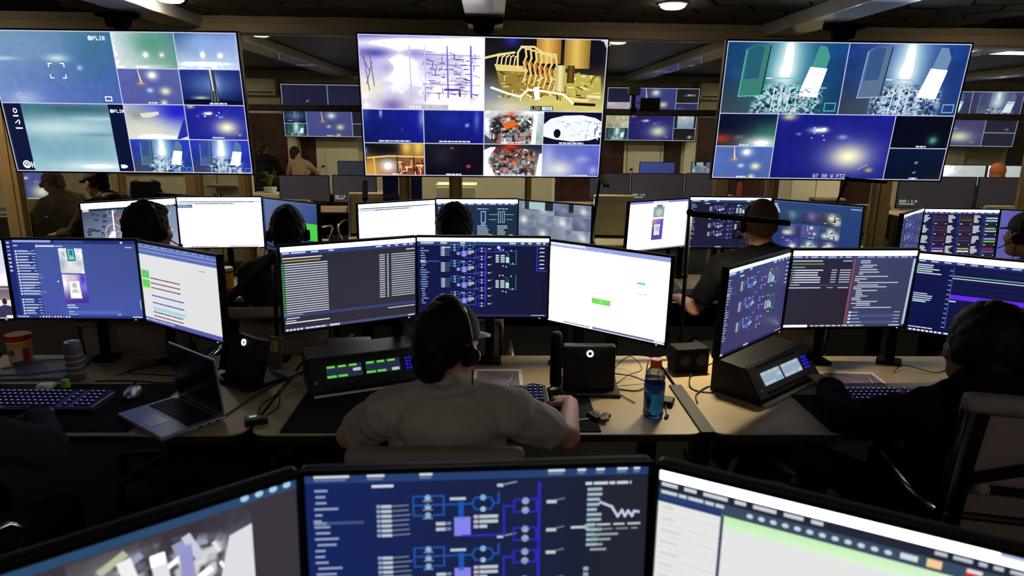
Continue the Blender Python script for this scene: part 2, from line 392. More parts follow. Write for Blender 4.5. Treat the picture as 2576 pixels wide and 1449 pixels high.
def feed_pumps(c, r, seed):            # golden pipework
    c.clip = r; rg = random.Random(seed)
    c.feed(*r, (8, 8, 20), (4, 4, 14), (170, 165, 120), (225, 210, 120), blobs=[(.22, .05, .06, .09, (60, 70, 255), 1), (.3, .3, .5, .3, (10, 9, 16), .95), (.9, .25, .2, .3, (8, 8, 22), .95), (.05, .8, .14, .16, (110, 130, 190), .8), (.6, .85, .4, .14, (225, 210, 110), .9), (.2, .95, .2, .1, (225, 220, 205), .8)], n=.08, seed=seed, nx=80, ny=50)
    def cyl(u0, u1, v0, v1, a, b, m=9):
        for k in range(m):
            t = k / m; s = 1 - abs(t - .4) * 1.3
            qp(c, r, [(u0 + (u1 - u0) * t, v0), (u0 + (u1 - u0) * (t + 1 / m), v0), (u0 + (u1 - u0) * (t + 1 / m), v1), (u0 + (u1 - u0) * t, v1)], tuple(int(p * s + q * (1 - s)) for p, q in zip(a, b)))
    cyl(.42, .62, .0, .34, (240, 190, 90), (120, 70, 20)); cyl(.65, .86, .0, .40, (235, 200, 100), (110, 70, 20)); c.up()
    qp(c, r, [(.08, .36), (.34, .38), (.36, .46), (.1, .45)], (232, 210, 130)); qp(c, r, [(.1, .46), (.34, .46), (.34, .76), (.14, .70)], (150, 130, 60))
    qp(c, r, [(.34, .5), (.62, .46), (.62, .78), (.34, .78)], (165, 125, 45)); qp(c, r, [(.62, .45), (.96, .5), (.98, .8), (.62, .8)], (190, 180, 85)); c.up()
    gold = [(235, 215, 130), (250, 240, 190), (120, 90, 30), (60, 45, 20), (200, 160, 60), (160, 75, 40)]
    clutter(c, r, (.1, .46, .94, .82), 130, gold, seed + 3, .012, .06, .008, .022)
    for k in range(5): ql(c, r, [(.10 + .035 * k, .36), (.11 + .035 * k, .26), (.13 + .035 * k, .24)], .018, (245, 225, 170))
    for k in range(7):
        u = .3 + .042 * k; v = .13 + .02 * k
        ql(c, r, [(u, v), (u + .03, v), (u + .04, v + .12), (u + .02, v + .2), (u + .04, v + .34), (u + .02, v + .46)], .026, (238, 215, 140)); ql(c, r, [(u + .035, v + .2), (u + .03, v + .26)], .05, (190, 110, 40))
        if k % 3 == 2: c.up()
    ql(c, r, [(0, .28), (.12, .23), (.24, .2)], .03, (235, 220, 150)); ql(c, r, [(.27, .4), (.27, .2), (.3, .12), (.4, .12), (.48, .2), (.58, .22)], .026, (240, 220, 150)); c.up()
    cyl(.585, .665, .36, .72, (250, 240, 180), (150, 120, 40), 6); cyl(.68, .74, .36, .6, (110, 85, 30), (30, 20, 10), 5); c.up()
    ql(c, r, [(.06, .68), (.2, .76), (.3, .8), (.36, .7), (.5, .72), (.66, .76), (.74, .88)], .03, (255, 250, 205)); ql(c, r, [(.43, .7), (.44, .8)], .07, (255, 255, 235))
    ql(c, r, [(.72, .82), (.86, .84)], .04, (240, 230, 150)); ql(c, r, [(.87, .78), (.96, .79)], .04, (240, 235, 190)); ql(c, r, [(.76, .89), (.92, .9)], .04, (20, 18, 10)); c.up()
    x, y = q_(r, .4, .935); c.rect(x - 1, y - .4, x + 14, y + 3, (40, 40, 30)); c.up(); c.text(x - .4, y, 2.4, 'LOX', (222, 222, 222)); c.words(x + 6.5, y, 7, 2.4, (222, 222, 222), rg, .3, 2); c.up(); c.clip = (0, 0, c.W, c.H)

def feed_engine(c, r, seed, hot):      # white and red machinery, fisheye
    c.clip = r
    c.feed(*r, (225, 232, 240) if not hot else (14, 14, 22), (215, 225, 235) if not hot else (20, 30, 50), (150, 160, 170), (170, 195, 180) if not hot else (225, 225, 230), blobs=[(.1, .5, .14, .3, (240, 245, 250), .9), (.45, .1, .1, .1, (235, 90, 40), .8)] + ([(.45, .3, .2, .3, (190, 35, 20), .9)] if hot else []), n=.12, seed=seed, nx=120, ny=70, fn=speckle((.08, .1, .9, 1.02), [(70, 64, 66), (205, 212, 218), (205, 90, 40), (40, 36, 44), (150, 160, 165), (28, 26, 34)] if not hot else [(190, 40, 24), (30, 34, 40), (225, 130, 80), (170, 180, 180), (24, 22, 26), (90, 100, 100)], seed, 22, .54))
    cols = [(25, 22, 30), (70, 60, 60), (240, 245, 248), (215, 95, 40), (150, 60, 40), (120, 140, 140), (60, 75, 80)] + ([(200, 30, 20), (235, 120, 60), (30, 40, 40)] if hot else [])
    clutter(c, r, (.15, .15, .8, .88), 44 if hot else 34, cols, seed, .02, .09, .012, .03, (0, 1.57, .4, -.4, .8, -.8))
    if not hot:
        qp(c, r, [(.3, .38), (.5, .26), (.58, .4), (.36, .56)], (225, 110, 45)); qp(c, r, [(.84, .0), (.9, 0), (.88, 1), (.8, 1)], (225, 235, 240)); qp(c, r, [(0, .7), (.14, .9), (.3, 1), (0, 1)], (60, 75, 85))
    else:
        qp(c, r, [(0, .2), (.12, .1), (.2, .1), (.05, .5), (.2, 1), (0, 1)], (240, 245, 250)); qp(c, r, [(.95, .3), (1, .28), (1, 1), (.9, 1)], (235, 240, 245))
    c.up(); caption(c, r, .3, .93, .4, random.Random(seed)); c.up(); c.clip = (0, 0, c.W, c.H)

def feed_dish(c, r, seed):             # white dome under black sky
    c.clip = r; c.feed(*r, (12, 14, 40), blobs=[(.95, .5, .1, .2, (30, 60, 150), .6)], n=.04, seed=seed, nx=24, ny=16)
    qp(c, r, [(.0, .4), (.12, .22), (.35, .12), (.65, .1), (.88, .18), (1, .3), (1, .75), (.8, .86), (.5, .9), (.2, .84), (0, .75)], (219, 225, 238)); c.up()
    clutter(c, r, (.2, .25, .9, .75), 40, [(200, 208, 228), (180, 190, 218), (236, 240, 248), (160, 170, 202), (120, 130, 170)], seed, .02, .08, .008, .022)
    x, y = q_(r, .24, .66); c.ell(x, y, 2.4, 3.0, (8, 10, 30)); c.up(); clutter(c, r, (.88, .3, .98, .7), 12, [(20, 30, 70), (60, 80, 140), (230, 235, 245)], seed + 1)
    caption(c, r, .28, .93, .42, random.Random(seed)); c.up(); c.clip = (0, 0, c.W, c.H)

def feed_deck(c, r, seed):             # yellow gantry
    c.clip = r; c.feed(*r, (10, 10, 24), (150, 120, 60), (215, 170, 90), (130, 40, 40), blobs=[(.3, .2, .5, .25, (8, 8, 22), .95), (.7, .12, .1, .3, (235, 195, 95), 1), (.9, .12, .1, .3, (240, 200, 90), 1), (.38, .7, .14, .2, (245, 248, 255), 1), (.0, .25, .05, .1, (120, 150, 255), .9), (.1, .75, .12, .3, (225, 165, 60), .8)], n=.08, seed=seed, nx=44, ny=28)
    ql(c, r, [(.05, .46), (.4, .4), (1, .42)], .05, (240, 200, 110)); ql(c, r, [(.15, .48), (.17, .98)], .05, (235, 190, 90)); c.up()
    clutter(c, r, (.55, .46, .97, .95), 46, [(240, 200, 120), (120, 30, 30), (60, 20, 24), (250, 230, 170), (170, 60, 50)], seed, .03, .12, .015, .05)
    ql(c, r, [(.54, .42), (.54, 1)], .03, (30, 16, 16)); ql(c, r, [(.82, .42), (.82, 1)], .03, (60, 20, 20)); caption(c, r, .45, .93, .1, random.Random(seed)); c.up(); c.clip = (0, 0, c.W, c.H)

# ---------------------------------------------------------------- what the wall televisions show
GW = (206, 210, 236)
def gutters(c, rects, w=0.55):
    for x0, y0, x1, y1 in rects: c.frame(x0, y0, x1, y1, w, GW)
    c.up()
def logo(c, x, y, h, col=(235, 240, 245)):
    c.hoop(x + h * .45, y + h * .5, h * .42, h * .42, h * .2, col, 10); c.ell(x + h * .45, y + h * .5, h * .16, h * .16, col, 8); c.text(x + h * 1.15, y + h * .05, h * .9, 'FLIR', col)

def tv_left():
    c = Canvas(160, 90, (20, 24, 60)); L = []
    r = (0, 0, 80, 45); c.clip = r
    c.feed(*r, (120, 160, 190), (62, 112, 150), (112, 135, 205), (72, 98, 180), blobs=[(.08, .38, .13, .025, (205, 240, 235), .9), (.53, .37, .09, .05, (225, 250, 245), 1), (.7, .5, .02, .03, (215, 235, 255), 1), (.2, .95, .14, .12, (190, 205, 235), .7), (.35, .2, .4, .25, (130, 160, 200), .5), (.8, .3, .15, .3, (50, 110, 145), .5)], n=.05, ns=26, seed=5, nx=120, ny=70)
    w = (225, 240, 245)
    for x, y, sx, sy in ((36, 20, 1, 1), (46, 20, -1, 1), (36, 29, 1, -1), (46, 29, -1, -1)): c.line([(x, y + 2 * sy), (x, y), (x + 2 * sx, y)], .5, w)
    logo(c, 65, 3, 2.6, w); c.frame(69, 40.5, 73, 43, .5, w); c.hoop(13, 40.5, 1.6, 2, .4, (190, 205, 230)); c.up()
    r = (0, 45, 80, 90); c.clip = r
    c.feed(*r, (70, 125, 145), (90, 140, 160), (150, 190, 205), (175, 210, 220), blobs=[(.4, .35, .5, .14, (215, 240, 240), .8), (.65, .08, .4, .06, (40, 80, 95), .6), (.75, .45, .2, .03, (110, 150, 175), .8), (.6, .7, .3, .1, (120, 170, 190), .6), (.7, .92, .3, .06, (235, 245, 245), .9), (.8, .22, .25, .03, (215, 235, 240), .6)], n=.06, ns=6, seed=9, nx=100, ny=56)
    c.rect(0, 45, 12, 90, (12, 22, 58)); c.rect(69.5, 45, 80, 90, (10, 20, 55)); c.up()
    logo(c, 70.5, 48.5, 2.2, w); c.hoop(7.5, 50, 1.1, 1.4, .5, w, 9); c.rect(5.5, 53, 9, 53.8, w); c.line([(6, 58), (8.5, 56)], .5, w); c.line([(8.4, 58.6), (9, 56.8)], .6, w); c.rect(5.5, 61, 10, 61.8, w)
    c.hoop(7.2, 85.5, 2.2, 2.2, .7, w); c.hoop(7.2, 85.8, .9, 1.2, .6, w); c.line([(10.5, 84), (10.5, 87.5), (10.5, 85.8), (12, 85.8), (12, 84), (12, 87.5)], .45, w); c.rect(71, 85, 74.2, 87.4, w); c.rect(74.4, 85.6, 75.4, 86.8, w); c.up(); c.clip = (0, 0, 160, 90)
    xs = (80, 120, 160); ys = (0, 22.5, 45, 67.5, 90)
    r = (80, 0, 120, 22.5); c.feed(*r, (215, 232, 235), (80, 125, 150), (235, 235, 240), (110, 165, 140), blobs=[(.6, .3, .3, .4, (75, 150, 120), .8), (.5, .62, .05, .08, (250, 255, 250), 1), (.76, .62, .04, .07, (255, 240, 215), 1), (.5, .95, .3, .06, (220, 240, 230), .8)], n=.05, seed=2, nx=48, ny=30)
    r = (120, 0, 160, 22.5); c.feed(*r, (40, 85, 140), (130, 155, 230), (225, 235, 250), (200, 215, 245), blobs=[(.45, .3, .3, .3, (150, 185, 235), .8), (.42, .6, .04, .1, (250, 252, 255), 1), (.7, .62, .05, .08, (255, 245, 235), 1), (.4, .85, .5, .05, (240, 248, 255), .9)], n=.05, seed=3, nx=48, ny=30)
    feed_tower(c, (80, 22.5, 120, 45), 4); feed_rocket(c, (120, 22.5, 160, 45), 5)
    r = (80, 45, 120, 67.5); c.clip = r
    c.feed(*r, (170, 180, 205), (32, 38, 200), (205, 215, 195), (205, 220, 240), blobs=[(.3, .75, .45, .35, (228, 228, 205), .9), (.2, .3, .14, .14, (135, 145, 105), .6), (.85, .2, .25, .25, (25, 28, 200), .9), (.5, .95, .4, .1, (240, 243, 248), .8)], n=.05, seed=6, nx=48, ny=30)
    qp(c, r, [(.24, .26), (.56, .2), (.56, .28), (.4, .38), (.28, .38)], (225, 228, 205)); qp(c, r, [(.96, .4), (1, .42), (1, .9), (.84, 1), (.8, 1)], (40, 50, 160)); ql(c, r, [(.6, .54), (.74, .46)], .012, (120, 125, 120)); c.up()
    c.clip = (0, 0, 160, 90)
    feed_glow(c, (120, 45, 160, 67.5), 7, (48, 30), deep=(32, 36, 150))
    feed_mount(c, (80, 67.5, 120, 90), (120, 175, 215), 8, (48, 30), dark=(38, 60, 175)); feed_mount(c, (120, 67.5, 160, 90), (120, 160, 235), 9, (48, 30), dark=(36, 50, 180))
    c.clip = (0, 0, 160, 90); rg = random.Random(4); c.rect(93, 21, 101, 21.8, (225, 235, 230)); c.words(136, 65.6, 8, 1, W_, rg, .3, 2); c.up()
    gutters(c, [(0.3, .3, 80, 45), (.3, 45, 80, 89.7)] + [(xs[i], max(.3, ys[j]), min(159.7, xs[i + 1]), min(89.7, ys[j + 1])) for i in range(2) for j in range(4)])
    return c

def tv_center():
    c = Canvas(160, 90, (20, 20, 50))
    feed_racks(c, (0, 0, 80, 46), 21); feed_pumps(c, (80, 0, 160, 46), 22)
    rg = random.Random(2)
    def dark(r, seed, bl, cap=True):
        c.clip = r; c.feed(*r, (18, 34, 120), (24, 30, 160), (12, 22, 92), (20, 26, 130), blobs=bl, n=.07, seed=seed, nx=48, ny=30)
        caption(c, r, .25, .92, .52, rg); c.up(); c.clip = (0, 0, 160, 90)
    dark((0, 46, 40, 68), 31, [(.3, .12, .02, .12, (190, 215, 245), .9), (.97, .25, .05, .3, (160, 190, 235), .7), (.64, .6, .012, .015, (170, 190, 240), .9), (.05, .05, .06, .3, (70, 90, 180), .6)])
    dark((40, 46, 80, 68), 32, [(.72, .45, .03, .05, (210, 225, 255), .9), (.88, .3, .04, .3, (110, 130, 220), .7), (.45, .3, .2, .2, (40, 60, 175), .5)])
    feed_engine(c, (80, 46, 120, 68), 33, False); feed_dish(c, (120, 46, 160, 68), 34); feed_deck(c, (0, 68, 40, 90), 35)
    r = (40, 68, 80, 90); c.feed(*r, (24, 26, 40), (14, 10, 22), (8, 6, 20), (12, 8, 26), blobs=[(.3, .35, .15, .3, (42, 42, 55), .7), (.46, .14, .022, .03, (255, 80, 70), 1), (.74, .7, .03, .045, (255, 90, 80), 1), (.52, .78, .02, .02, (130, 30, 30), .8)], n=.05, seed=36, nx=48, ny=30)
    caption(c, r, .36, .93, .26, rg); c.up()
    feed_engine(c, (80, 68, 120, 90), 37, True)
    r = (120, 68, 160, 90); c.feed(*r, (95, 105, 195), (95, 105, 205), (170, 178, 215), (80, 90, 200), blobs=[(.1, .4, .1, .4, (180, 188, 235), .8), (.3, .75, .25, .25, (235, 236, 225), .9), (.68, .45, .12, .12, (170, 180, 215), .8), (.9, .8, .07, .12, (195, 200, 235), .7), (.55, .2, .2, .2, (105, 115, 200), .6)], n=.07, seed=38, nx=48, ny=30)
    caption(c, r, .5, .94, .3, rg); c.up()
    gutters(c, [(.3, .3, 80, 46), (80, .3, 159.7, 46)] + [(40 * i or .3, 46 + 22 * j, min(159.7, 40 * i + 40), min(89.7, 68 + 22 * j)) for i in range(4) for j in range(2)])
    c.rect(155.5, .4, 159.5, 1.2, GW); c.poly([(157, 1), (159.6, 1), (159.6, 6)], GW); c.up()
    return c

def tv_right():
    c = Canvas(160, 90, (20, 20, 50)); rg = random.Random(3)
    feed_mount(c, (0, 0, 80, 46), (95, 205, 190), 41, (100, 60), dark=(20, 66, 120), text='GT 80 N PTZ')
    feed_mount(c, (80, 0, 160, 46), (150, 190, 240), 42, (100, 60), dark=(26, 58, 130), text='GT 80 E PTZ')
    r = (0, 46, 40, 68); c.feed(*r, (8, 14, 46), (10, 26, 60), (40, 40, 50), (60, 110, 100), blobs=[(.9, .55, .3, .25, (40, 120, 90), .7), (.78, .9, .3, .2, (245, 250, 255), 1), (.08, .75, .16, .14, (200, 60, 35), .9), (.38, .72, .08, .06, (140, 130, 120), .8), (.1, .35, .4, .3, (6, 10, 40), .8)], n=.06, seed=43, nx=48, ny=30)
    caption(c, r, .4, .93, .16, rg); c.up()
    feed_tower(c, (0, 68, 40, 90), 44, base=(84, 112, 185)); feed_glow(c, (40, 46, 120, 90), 45, (100, 56), 'GT 80 W PTZ')
    r = (120, 46, 160, 68); c.feed(*r, (4, 8, 32), (8, 8, 26), (8, 8, 24), (6, 14, 30), blobs=[(.72, .75, .05, .08, (190, 245, 225), 1), (.72, .75, .1, .15, (40, 110, 100), .6)], n=.05, seed=46, nx=40, ny=26); caption(c, r, .45, .92, .18, rg); c.up()
    r = (120, 68, 160, 90); c.feed(*r, (8, 22, 58), (8, 24, 56), (6, 14, 40), (12, 22, 40), blobs=[(.52, .45, .022, .03, (215, 225, 255), 1), (.52, .76, .02, .025, (190, 200, 240), 1), (.9, .9, .2, .06, (60, 30, 40), .5)], n=.05, seed=47, nx=40, ny=26); caption(c, r, .45, .92, .14, rg); c.up()
    gutters(c, [(.3, .3, 80, 46), (80, .3, 159.7, 46), (.3, 46, 40, 68), (.3, 68, 40, 89.7), (40, 46, 120, 89.7), (120, 46, 159.7, 68), (120, 68, 159.7, 89.7)])
    return c

def tv_far(kind):
    c = Canvas(160, 90, (16, 16, 34)); rg = random.Random(kind)
    if kind == 0:
        for x in (0, 80):
            r = (x, 0, x + 80, 45); c.feed(*r, (38, 38, 70), (32, 32, 60), (34, 36, 74), (30, 30, 56), blobs=[(.56, .62, .02, .03, (220, 225, 245), 1 if x == 0 else 0)], n=.06, seed=51 + x, nx=30, ny=20)
        feed_rocket(c, (0, 45, 40, 67), 52, (30, 20), base=(20, 40, 60)); feed_mount(c, (0, 67, 40, 90), (95, 180, 170), 53, (30, 20), dark=(20, 60, 90)); feed_tower(c, (40, 45, 120, 90), 54, base=(88, 90, 165))
        c.rect(120, 45, 160, 67, (26, 24, 54)); c.rect(120, 67, 160, 90, (30, 34, 50)); c.up()
        gutters(c, [(.5, .5, 80, 45), (80, .5, 159.5, 45), (.5, 45, 40, 67), (.5, 67, 40, 89.5), (40, 45, 120, 89.5), (120, 45, 159.5, 67), (120, 67, 159.5, 89.5)], .9)
    elif kind == 1:
        r = (0, 0, 40, 25); c.feed(*r, (36, 34, 60), n=.05, seed=61, nx=20, ny=12); r = (0, 25, 40, 45); c.feed(*r, (225, 225, 235), (190, 190, 205), (230, 120, 110), (215, 215, 225), n=.1, seed=62, nx=20, ny=12)
        feed_tower(c, (40, 0, 120, 45), 63, base=(70, 72, 150)); c.rect(120, 0, 160, 25, (26, 24, 34)); c.text(134, 10, 3.4, '11', W_); c.words(140, 10, 14, 3, W_, rg, .5, 3); r = (120, 25, 160, 45); c.feed(*r, (50, 50, 110), blobs=[(.2, .8, .15, .3, (190, 200, 255), 1)], n=.05, seed=64, nx=20, ny=12)
        r = (0, 45, 40, 68); c.feed(*r, (205, 195, 150), (225, 215, 180), (170, 150, 110), (235, 230, 210), n=.25, ns=14, seed=65, nx=30, ny=20); feed_mount(c, (0, 68, 40, 90), (110, 190, 170), 66, (30, 20), dark=(20, 60, 80)); feed_glow(c, (40, 45, 120, 90), 67, (50, 30), deep=(40, 36, 120))
        r = (120, 45, 160, 68); c.feed(*r, (235, 235, 240), (225, 228, 235), (150, 170, 200), (130, 150, 190), n=.1, seed=68, nx=24, ny=16); c.rect(120, 45, 126, 68, (30, 30, 50)); c.rect(155, 45, 160, 68, (30, 30, 50)); r = (120, 68, 160, 90); c.feed(*r, (22, 18, 26), (20, 16, 24), (40, 34, 40), (24, 18, 28), blobs=[(.74, .7, .08, .1, (245, 240, 240), 1), (.85, .68, .04, .06, (220, 60, 60), 1)], n=.05, seed=69, nx=24, ny=16)
        gutters(c, [(.5, .5, 40, 25), (.5, 25, 40, 45), (40, .5, 120, 45), (120, .5, 159.5, 25), (120, 25, 159.5, 45), (.5, 45, 40, 68), (.5, 68, 40, 89.5), (40, 45, 120, 89.5), (120, 45, 159.5, 68), (120, 68, 159.5, 89.5)], .9)
    else:
        feed_mount(c, (0, 0, 80, 45), (110, 150, 200), 70, (40, 26), dark=(60, 60, 110)); feed_mount(c, (80, 0, 160, 45), (150, 165, 230), 71, (50, 30), dark=(70, 66, 120)); feed_glow(c, (0, 45, 110, 90), 72, (50, 30), deep=(76, 70, 120))
        for y in (45, 67): r = (110, y, 160, y + 23); c.feed(*r, (40, 38, 62), blobs=[(.7, .7, .04, .05, (220, 240, 235), 1)] if y == 45 else [(.5, .5, .02, .02, (200, 210, 235), .8)], n=.05, seed=73 + y, nx=20, ny=12)
        gutters(c, [(.5, .5, 80, 45), (80, .5, 159.5, 45), (.5, 45, 110, 89.5), (110, 45, 159.5, 67), (110, 67, 159.5, 89.5)], .9)
    return c

# ---------------------------------------------------------------- what the desk monitors show (160 x 100)
WH = (252, 253, 250)
def schem_module(c, x, y, s, ca, cb, cw, rg):
    l = lambda pts, w, col: c.line([(x + px * s, y + py * s) for px, py in pts], w * s, col)
    e = lambda px, py, r_, col: c.ell(x + px * s, y + py * s, r_ * s, r_ * s, col, 10)
    b = lambda px, py, w, h, col: c.rect(x + px * s, y + py * s, x + (px + w) * s, y + (py + h) * s, col)
    for i in range(7):
        b(0, 6 + i * 3.3, 2.4, 2, (150, 165, 200)); b(2.8, 6.1 + i * 3.3, 6.5, 2, cw); l([(10, 7 + i * 3.3), (19 + rg.random() * 2, 6.6 + i * 3.3)], .8, (120, 130, 150))
    l([(23, 1), (42, 1), (42, 14), (23, 14), (23, 1)], 1.1, ca); l([(23, 7), (60, 7)], 1.1, ca)
    for py in (2, 8, 14): e(32, py, 2, (150, 185, 215)); b(29, py + 1.6, 6, 1, (130, 140, 150))
    l([(60, 7), (62, 3), (72, 3), (74, 7), (72, 11), (62, 11), (60, 7)], 1.1, ca); e(67, 3, 2, (130, 180, 215)); e(67, 11, 1.8, (170, 200, 220)); l([(74, 7), (77, 7), (77, 0)], 1.1, ca); b(76, -6, 4, 2, cw); l([(81, -5.6), (88, -7)], .8, (150, 160, 170))
    l([(53, 7), (53, 16)], 3.4, ca); b(46, 2.4, 10, 1.8, cw); b(48.6, 16, 10.4, 13, cb)
    for i in range(3): b(61, 15 + i * 3.4, 3, 2.2, (190, 180, 205)); b(64.6, 15 + i * 3.4, 12 if i < 2 else 5, 2.2, cw)
    for i in range(2): b(37, 19 + i * 3.8, 6, 2.2, cw); b(43.6, 19 + i * 3.8, 3, 2, (120, 135, 175))
def schematic(bg1=(16, 28, 84), bg2=(22, 22, 34), title=True, s=1.0, ox=0, oy=0, rows=4, step=34, pur=(46, 44, 190), blu=(30, 90, 185), cb=(140, 140, 252), right=True, seed=1, side=True, dim=1.0, titleh=5, vx=None):
    c = Canvas(160, 100, bg1); rg = random.Random(seed); d = lambda q: tuple(int(v * dim) for v in q)
    c.feed(0, 0, 160, 100, bg1, bg2, bg1, bg2, n=0, nx=12, ny=4)
    t = titleh if title else 0
    if title: c.rect(0, 0, 160, t, WH); c.up()
    c.rect(0, t, 160, t + 5, d((40, 66, 120))); c.up()
    for x, w in ((4, 16), (28, 8), (52, 6), (112, 8), (126, 4), (135, 4), (145, 5), (153, 3)): c.rect(x, t + 1, x + w, t + 2.4, d((225, 230, 240))); c.rect(x, t + 3, x + w * .9, t + 3.8, d((120, 140, 180)))
    if side:
        c.bars(3, t + 8, 11, 24, 3.0, 1.1, d((150, 170, 205)), rg, .75, 1.5); c.rect(3, t + 24, 26, t + 25.4, d((70, 90, 130))); c.rect(3.4, t + 24, 9, t + 25.4, d((225, 232, 245)))
    c.bars(30, t + 6.4, 10, 1, 3, 1.3, d((225, 230, 240)), rg, .1)
    c.up()
    k = .62 * s
    for i in range(rows): schem_module(c, 34 + ox, t + 11 + i * step * s + oy, k, d(blu), d(cb), d((200, 212, 225)), rg)
    c.up()
    X = 104 + ox - 34 + 34 * s - (1 - s) * 0; X = vx or 34 + ox + 70 * s
    for i in range(rows):
        y = t + 17 + i * step * s + oy
        c.line([(34 + ox + 54 * k, y + 13 * s), (X - 14 * s, y + 13 * s), (X - 14 * s, y + 1), (X - 10 * s, y + 1)], 1.0 * s, d(pur))
        for yy in (y + 1, y + 13 * s):
            c.frame(X - 10 * s, yy - 2.6 * s, X - 1 * s, yy + 2.6 * s, .8 * s, d(pur)); c.ell(X - 5.5 * s, yy - 2 * s, 1.5 * s, 1.5 * s, d((165, 175, 215)), 9); c.ell(X - 5.5 * s, yy + 2 * s, 1.5 * s, 1.5 * s, d((165, 175, 215)), 9)
            c.rect(X + 3 * s, yy - 2 * s, X + 7 * s, yy - .6 * s, d((205, 212, 220))); c.line([(X + 7 * s, yy - 2 * s), (X + 10 * s, yy - 2.6 * s)], .6 * s, d((120, 125, 135)))
    c.line([(X, t + 8), (X, t + 14 + rows * step * s + oy - 10)], 1.3 * s, d(pur)); c.up()
    if right:
        gx = X + 12 * s
        c.line([(X, t + 24 * s + oy), (gx + 26, t + 23 * s + oy)], .9 * s, d(pur)); c.frame(gx + 2, t + 18 * s + oy, gx + 9, t + 24 * s + oy, .9 * s, d(pur)); c.ell(gx + 5.5, t + 17.5 * s + oy, 1.9, 1.9, d((225, 228, 240)), 10)
        for yy in (10, 42):
            if 160 - gx > 30:
                c.line([(gx + 14, t + yy + 2), (gx + 18, t + yy + 6), (gx + 14, t + yy + 10), (gx + 20, t + yy + 18), (gx + 27, t + yy + 18), (gx + 27, t + yy)], .8, d((40, 150, 70))); c.rect(gx + 14.5, t + yy + 9, gx + 18.5, t + yy + 16, d((170, 230, 235)))
                for i in range(4): c.rect(gx + 2, t + yy + 6 + i * 2.6, gx + 6, t + yy + 7.8 + i * 2.6, d((195, 205, 215))); c.rect(gx + 8, t + yy + 6 + i * 2.6, gx + 13, t + yy + 7.8 + i * 2.6, d((195, 205, 215)))
                for p in ((7, 0), (11, 0), (21, 1), (23, 17), (11, 20), (15, 21)): c.ell(gx + p[0], t + yy + p[1], 1.1, 1.1, d((150, 190, 180)), 8)
        c.line([(160 - 14, t + 6), (160 - 14, t + 36), (158, t + 36)], .9, d(pur))
        for i in range(6): c.rect(149, t + 7 + i * 5, 155, t + 8.4 + i * 5, d((190, 200, 215))); c.line([(146, t + 9 + i * 5), (149, t + 9 + i * 5)], .6, d((50, 60, 190)))
        c.up()
    c.rect(0, 97, 160, 100, d((36, 44, 92))); c.up(); c.rect(1, 97.6, 9, 99.4, d((225, 230, 240))); c.rect(58, 97.6, 70, 99.4, d((190, 196, 215))); c.rect(140, 97.6, 157, 98.4, d((200, 205, 220))); c.up()
    return c

def scr_near_center():
    c = schematic((20, 36, 96), (28, 30, 42), title=False, s=1.19, ox=-2, oy=1, rows=4, step=22, right=False, seed=5, side=True, dim=.94, vx=108)
    c.line([(104 + 30, 8), (104 + 30, 60)], .1, (60, 60, 70))
    rg = random.Random(8); c.rect(138, 5.5, 160, 100, (34, 36, 50)); c.up(); c.words(130, 8, 22, 1.4, (205, 212, 222), rg, .8, 5); c.bars(131, 11, 8, 12, 2.6, 1.4, (165, 185, 205), rg, .5)
    c.line([(137.5, 18.5), (143, 21), (146, 26), (148, 23), (149.5, 26), (151, 23.4), (153, 26), (154, 23.6), (156, 24)], 1.2, (190, 205, 230))
    c.words(136, 29.5, 22, 1, (190, 195, 205), rg, 1.5, 6); c.words(136, 32, 20, .8, (130, 140, 150), rg, 1.5, 6); c.bars(133, 34.6, 14, 4, 2.6, 1.1, (150, 165, 175), rg, .6)
    c.line([(124, 31), (130, 31)], 1.2, (195, 205, 215)); c.line([(131, 31), (134, 31), (134, 36), (137, 36)], .8, (60, 140, 40)); c.ell(131, 31, 1.4, 1.4, (150, 185, 190), 9); c.up()
    for i in range(4): c.rect(130, 52 + i * 3, 132.5, 54 + i * 3, (150, 165, 185))
    c.up(); return c

